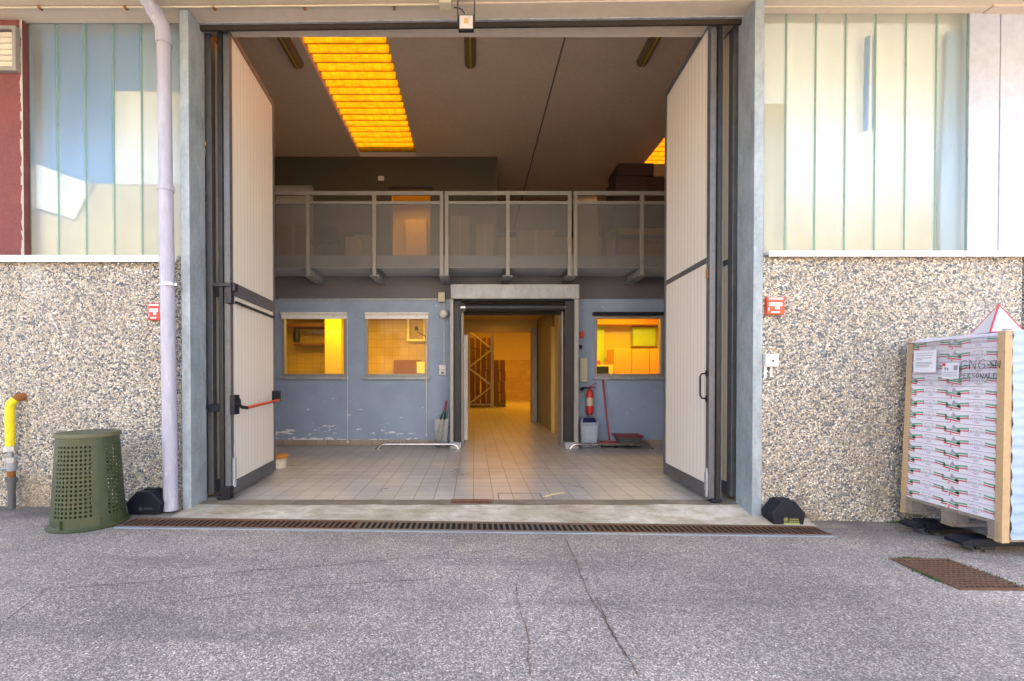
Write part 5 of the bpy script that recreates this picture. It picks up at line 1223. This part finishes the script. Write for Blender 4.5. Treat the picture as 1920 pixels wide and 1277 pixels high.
m2 = on_face((.43, .465), zl - .025, zl, .0045); T.part('red_corner', m2, M['redprint'])
mb = MB()
for k in (.075, .09, .105): m2 = on_face((.44, .59), zl - k - .004, zl - k, .0045); mb.add(m2.v, m2.f)
m2 = on_face((.55, .59), zl - .06, zl - .02, .0045); mb.add(m2.v, m2.f); T.part('printed_lines', mb, M['greyprint'])
def fmap(u0, z0): 
    def g(u, v):
        P = Vector(face(u0 + u / (PY1 - PY0), z0 + v)); return (P.x - .006, P.y, P.z)
    return g
T.part('printed_number', text_mb('94', .04, fmap(.475, zl - .05)), M['ink'])
def stroke(mb, pts, w=.0035):
    for (a, b) in zip(pts[:-1], pts[1:]):
        p, q = Vector(face(*a)) + Vector((-.0055, 0, 0)), Vector(face(*b)) + Vector((-.0055, 0, 0)); mb.cyl(p, q, w, n=6)
mb = MB(); zz = zl - .0
def letters(u, z, h, w, strokes):
    for s_ in strokes: stroke(mb, [(u + a * w, z + b * h) for a, b in s_], .0019)
G_ = [[(1, .85), (.6, 1), (.15, .8), (0, .4), (.25, 0), (.8, .1), (.9, .45), (.5, .45)]]; N_ = [[(0, 0), (.05, 1), (.85, 0), (.95, 1)]]
for i, L in enumerate((G_, N_, G_)): letters(.62 + i * .085, zl - .055, .075, .065, L)
letters(.885, zl - .05, .06, .05, [[(1, 1), (.2, .8), (.8, .4), (0, 0)], [(0, .9), (.9, .1)]]); letters(.94, zl - .05, .06, .04, [[(0, 0), (.1, 1), (.9, 0), (1, 1)]])
HW = {'P': [[(0, 0), (.1, 1), (.8, .9), (.7, .5), (.1, .45)]], 'E': [[(.8, 1), (.1, .95), (0, 0), (.8, .05)], [(.05, .5), (.6, .55)]], 'R': [[(0, 0), (.1, 1), (.8, .85), (.1, .5), (.9, 0)]],
      'S': [[(.9, .9), (.3, 1), (.2, .6), (.8, .4), (.6, 0), (0, .1)]], 'O': [[(.5, 1), (.05, .6), (.3, 0), (.8, .2), (.85, .8), (.5, 1)]], 'N': N_, 'A': [[(0, 0), (.5, 1), (.9, 0)], [(.2, .4), (.8, .42)]], 'L': [[(.1, 1), (0, 0), (.8, .05)]]}
u = .615; rs = random.Random(3)
for chh in 'PERSONALE':
    letters(u, zl - .125 + rs.uniform(-.004, .004), .04, .03, HW[chh]); u += .0385
one('marker_writing', mb, M['ink'], 'black marker handwriting across two near cartons', 'writing', Vector(face(.75, zl - .1)), smooth=True)
# cardboard warning pyramid
ap = U(1873, 571, 3.75); bl = U(1857, 611, 3.70); br = U(1919, 607, 3.62); bl.z = br.z = zt_ + .028
bk = Vector(((bl.x + br.x) / 2 + .05, 3.98, zt_ + .028))
T = Thing('warning_cone', 'white folded card pyramid with red edges on the carton stack', 'warning sign', (bl + br + bk) / 3)
T.part('card', MB().add([bl, br, bk, ap], [(0, 1, 3), (1, 2, 3), (2, 0, 3), (2, 1, 0)]), M['paper'])
T.part('red_edge', MB().cyl(bl, ap, .007, n=8).cyl(br, ap, .004, n=8).cyl(bl, br, .004, n=8).cyl(bk, ap, .004, n=8), M['redprint'], smooth=True)
q = bl.lerp(br, .55); T.part('dark_slot', MB().box(q.x - .045, q.x + .03, q.y - .006, q.y + .004, q.z + .010, q.z + .022), M['greyprint'])
# small litter
for i, (px, py, m, l) in enumerate(((1718, 987, 'paper', 'scrap of white paper on asphalt before the pallet'), (1780, 992, 'litter', 'dry leaf on asphalt below the pallet'), (30, 955, 'litter', 'dry brown leaf at the foot of the gas pipe'))):
    d = 4.0
    for _ in range(6): x = UX(px, d, py); d = (EYE - gz(x)) * F / (py - 708.0)
    x = UX(px, d, py); z = gz(x) + .004; mb = MB().add([(x - .03, d - .012, z), (x + .012, d - .02, z + .006), (x + .032, d + .012, z), (x - .01, d + .02, z + .009)], [(0, 1, 2), (0, 2, 3)])
    one('litter', mb, M[m], l, 'litter', (x, d, z))

# ================================================================== the building across the yard (unseen; height and tone set to shape the light)
T = Thing('unseen_opposite_building', 'unseen cream building across the yard, sized to shape light on the gateway', 'building', (0, -13, 0))
T.part('wall', MB().box(-30, 30, -14, -13, -.2, 8.2), M['opposite'])
for i in range(9):
    x = -24 + i * 6; f = T.part('window', MB().box(x - 1.3, x + 1.3, -13.0 + .002, -12.95, 2.4, 4.2), M['alu']); T.part('pane', MB().box(x - 1.2, x + 1.2, -12.949, -12.94, 2.5, 4.1), M['winglass'], parent=f)
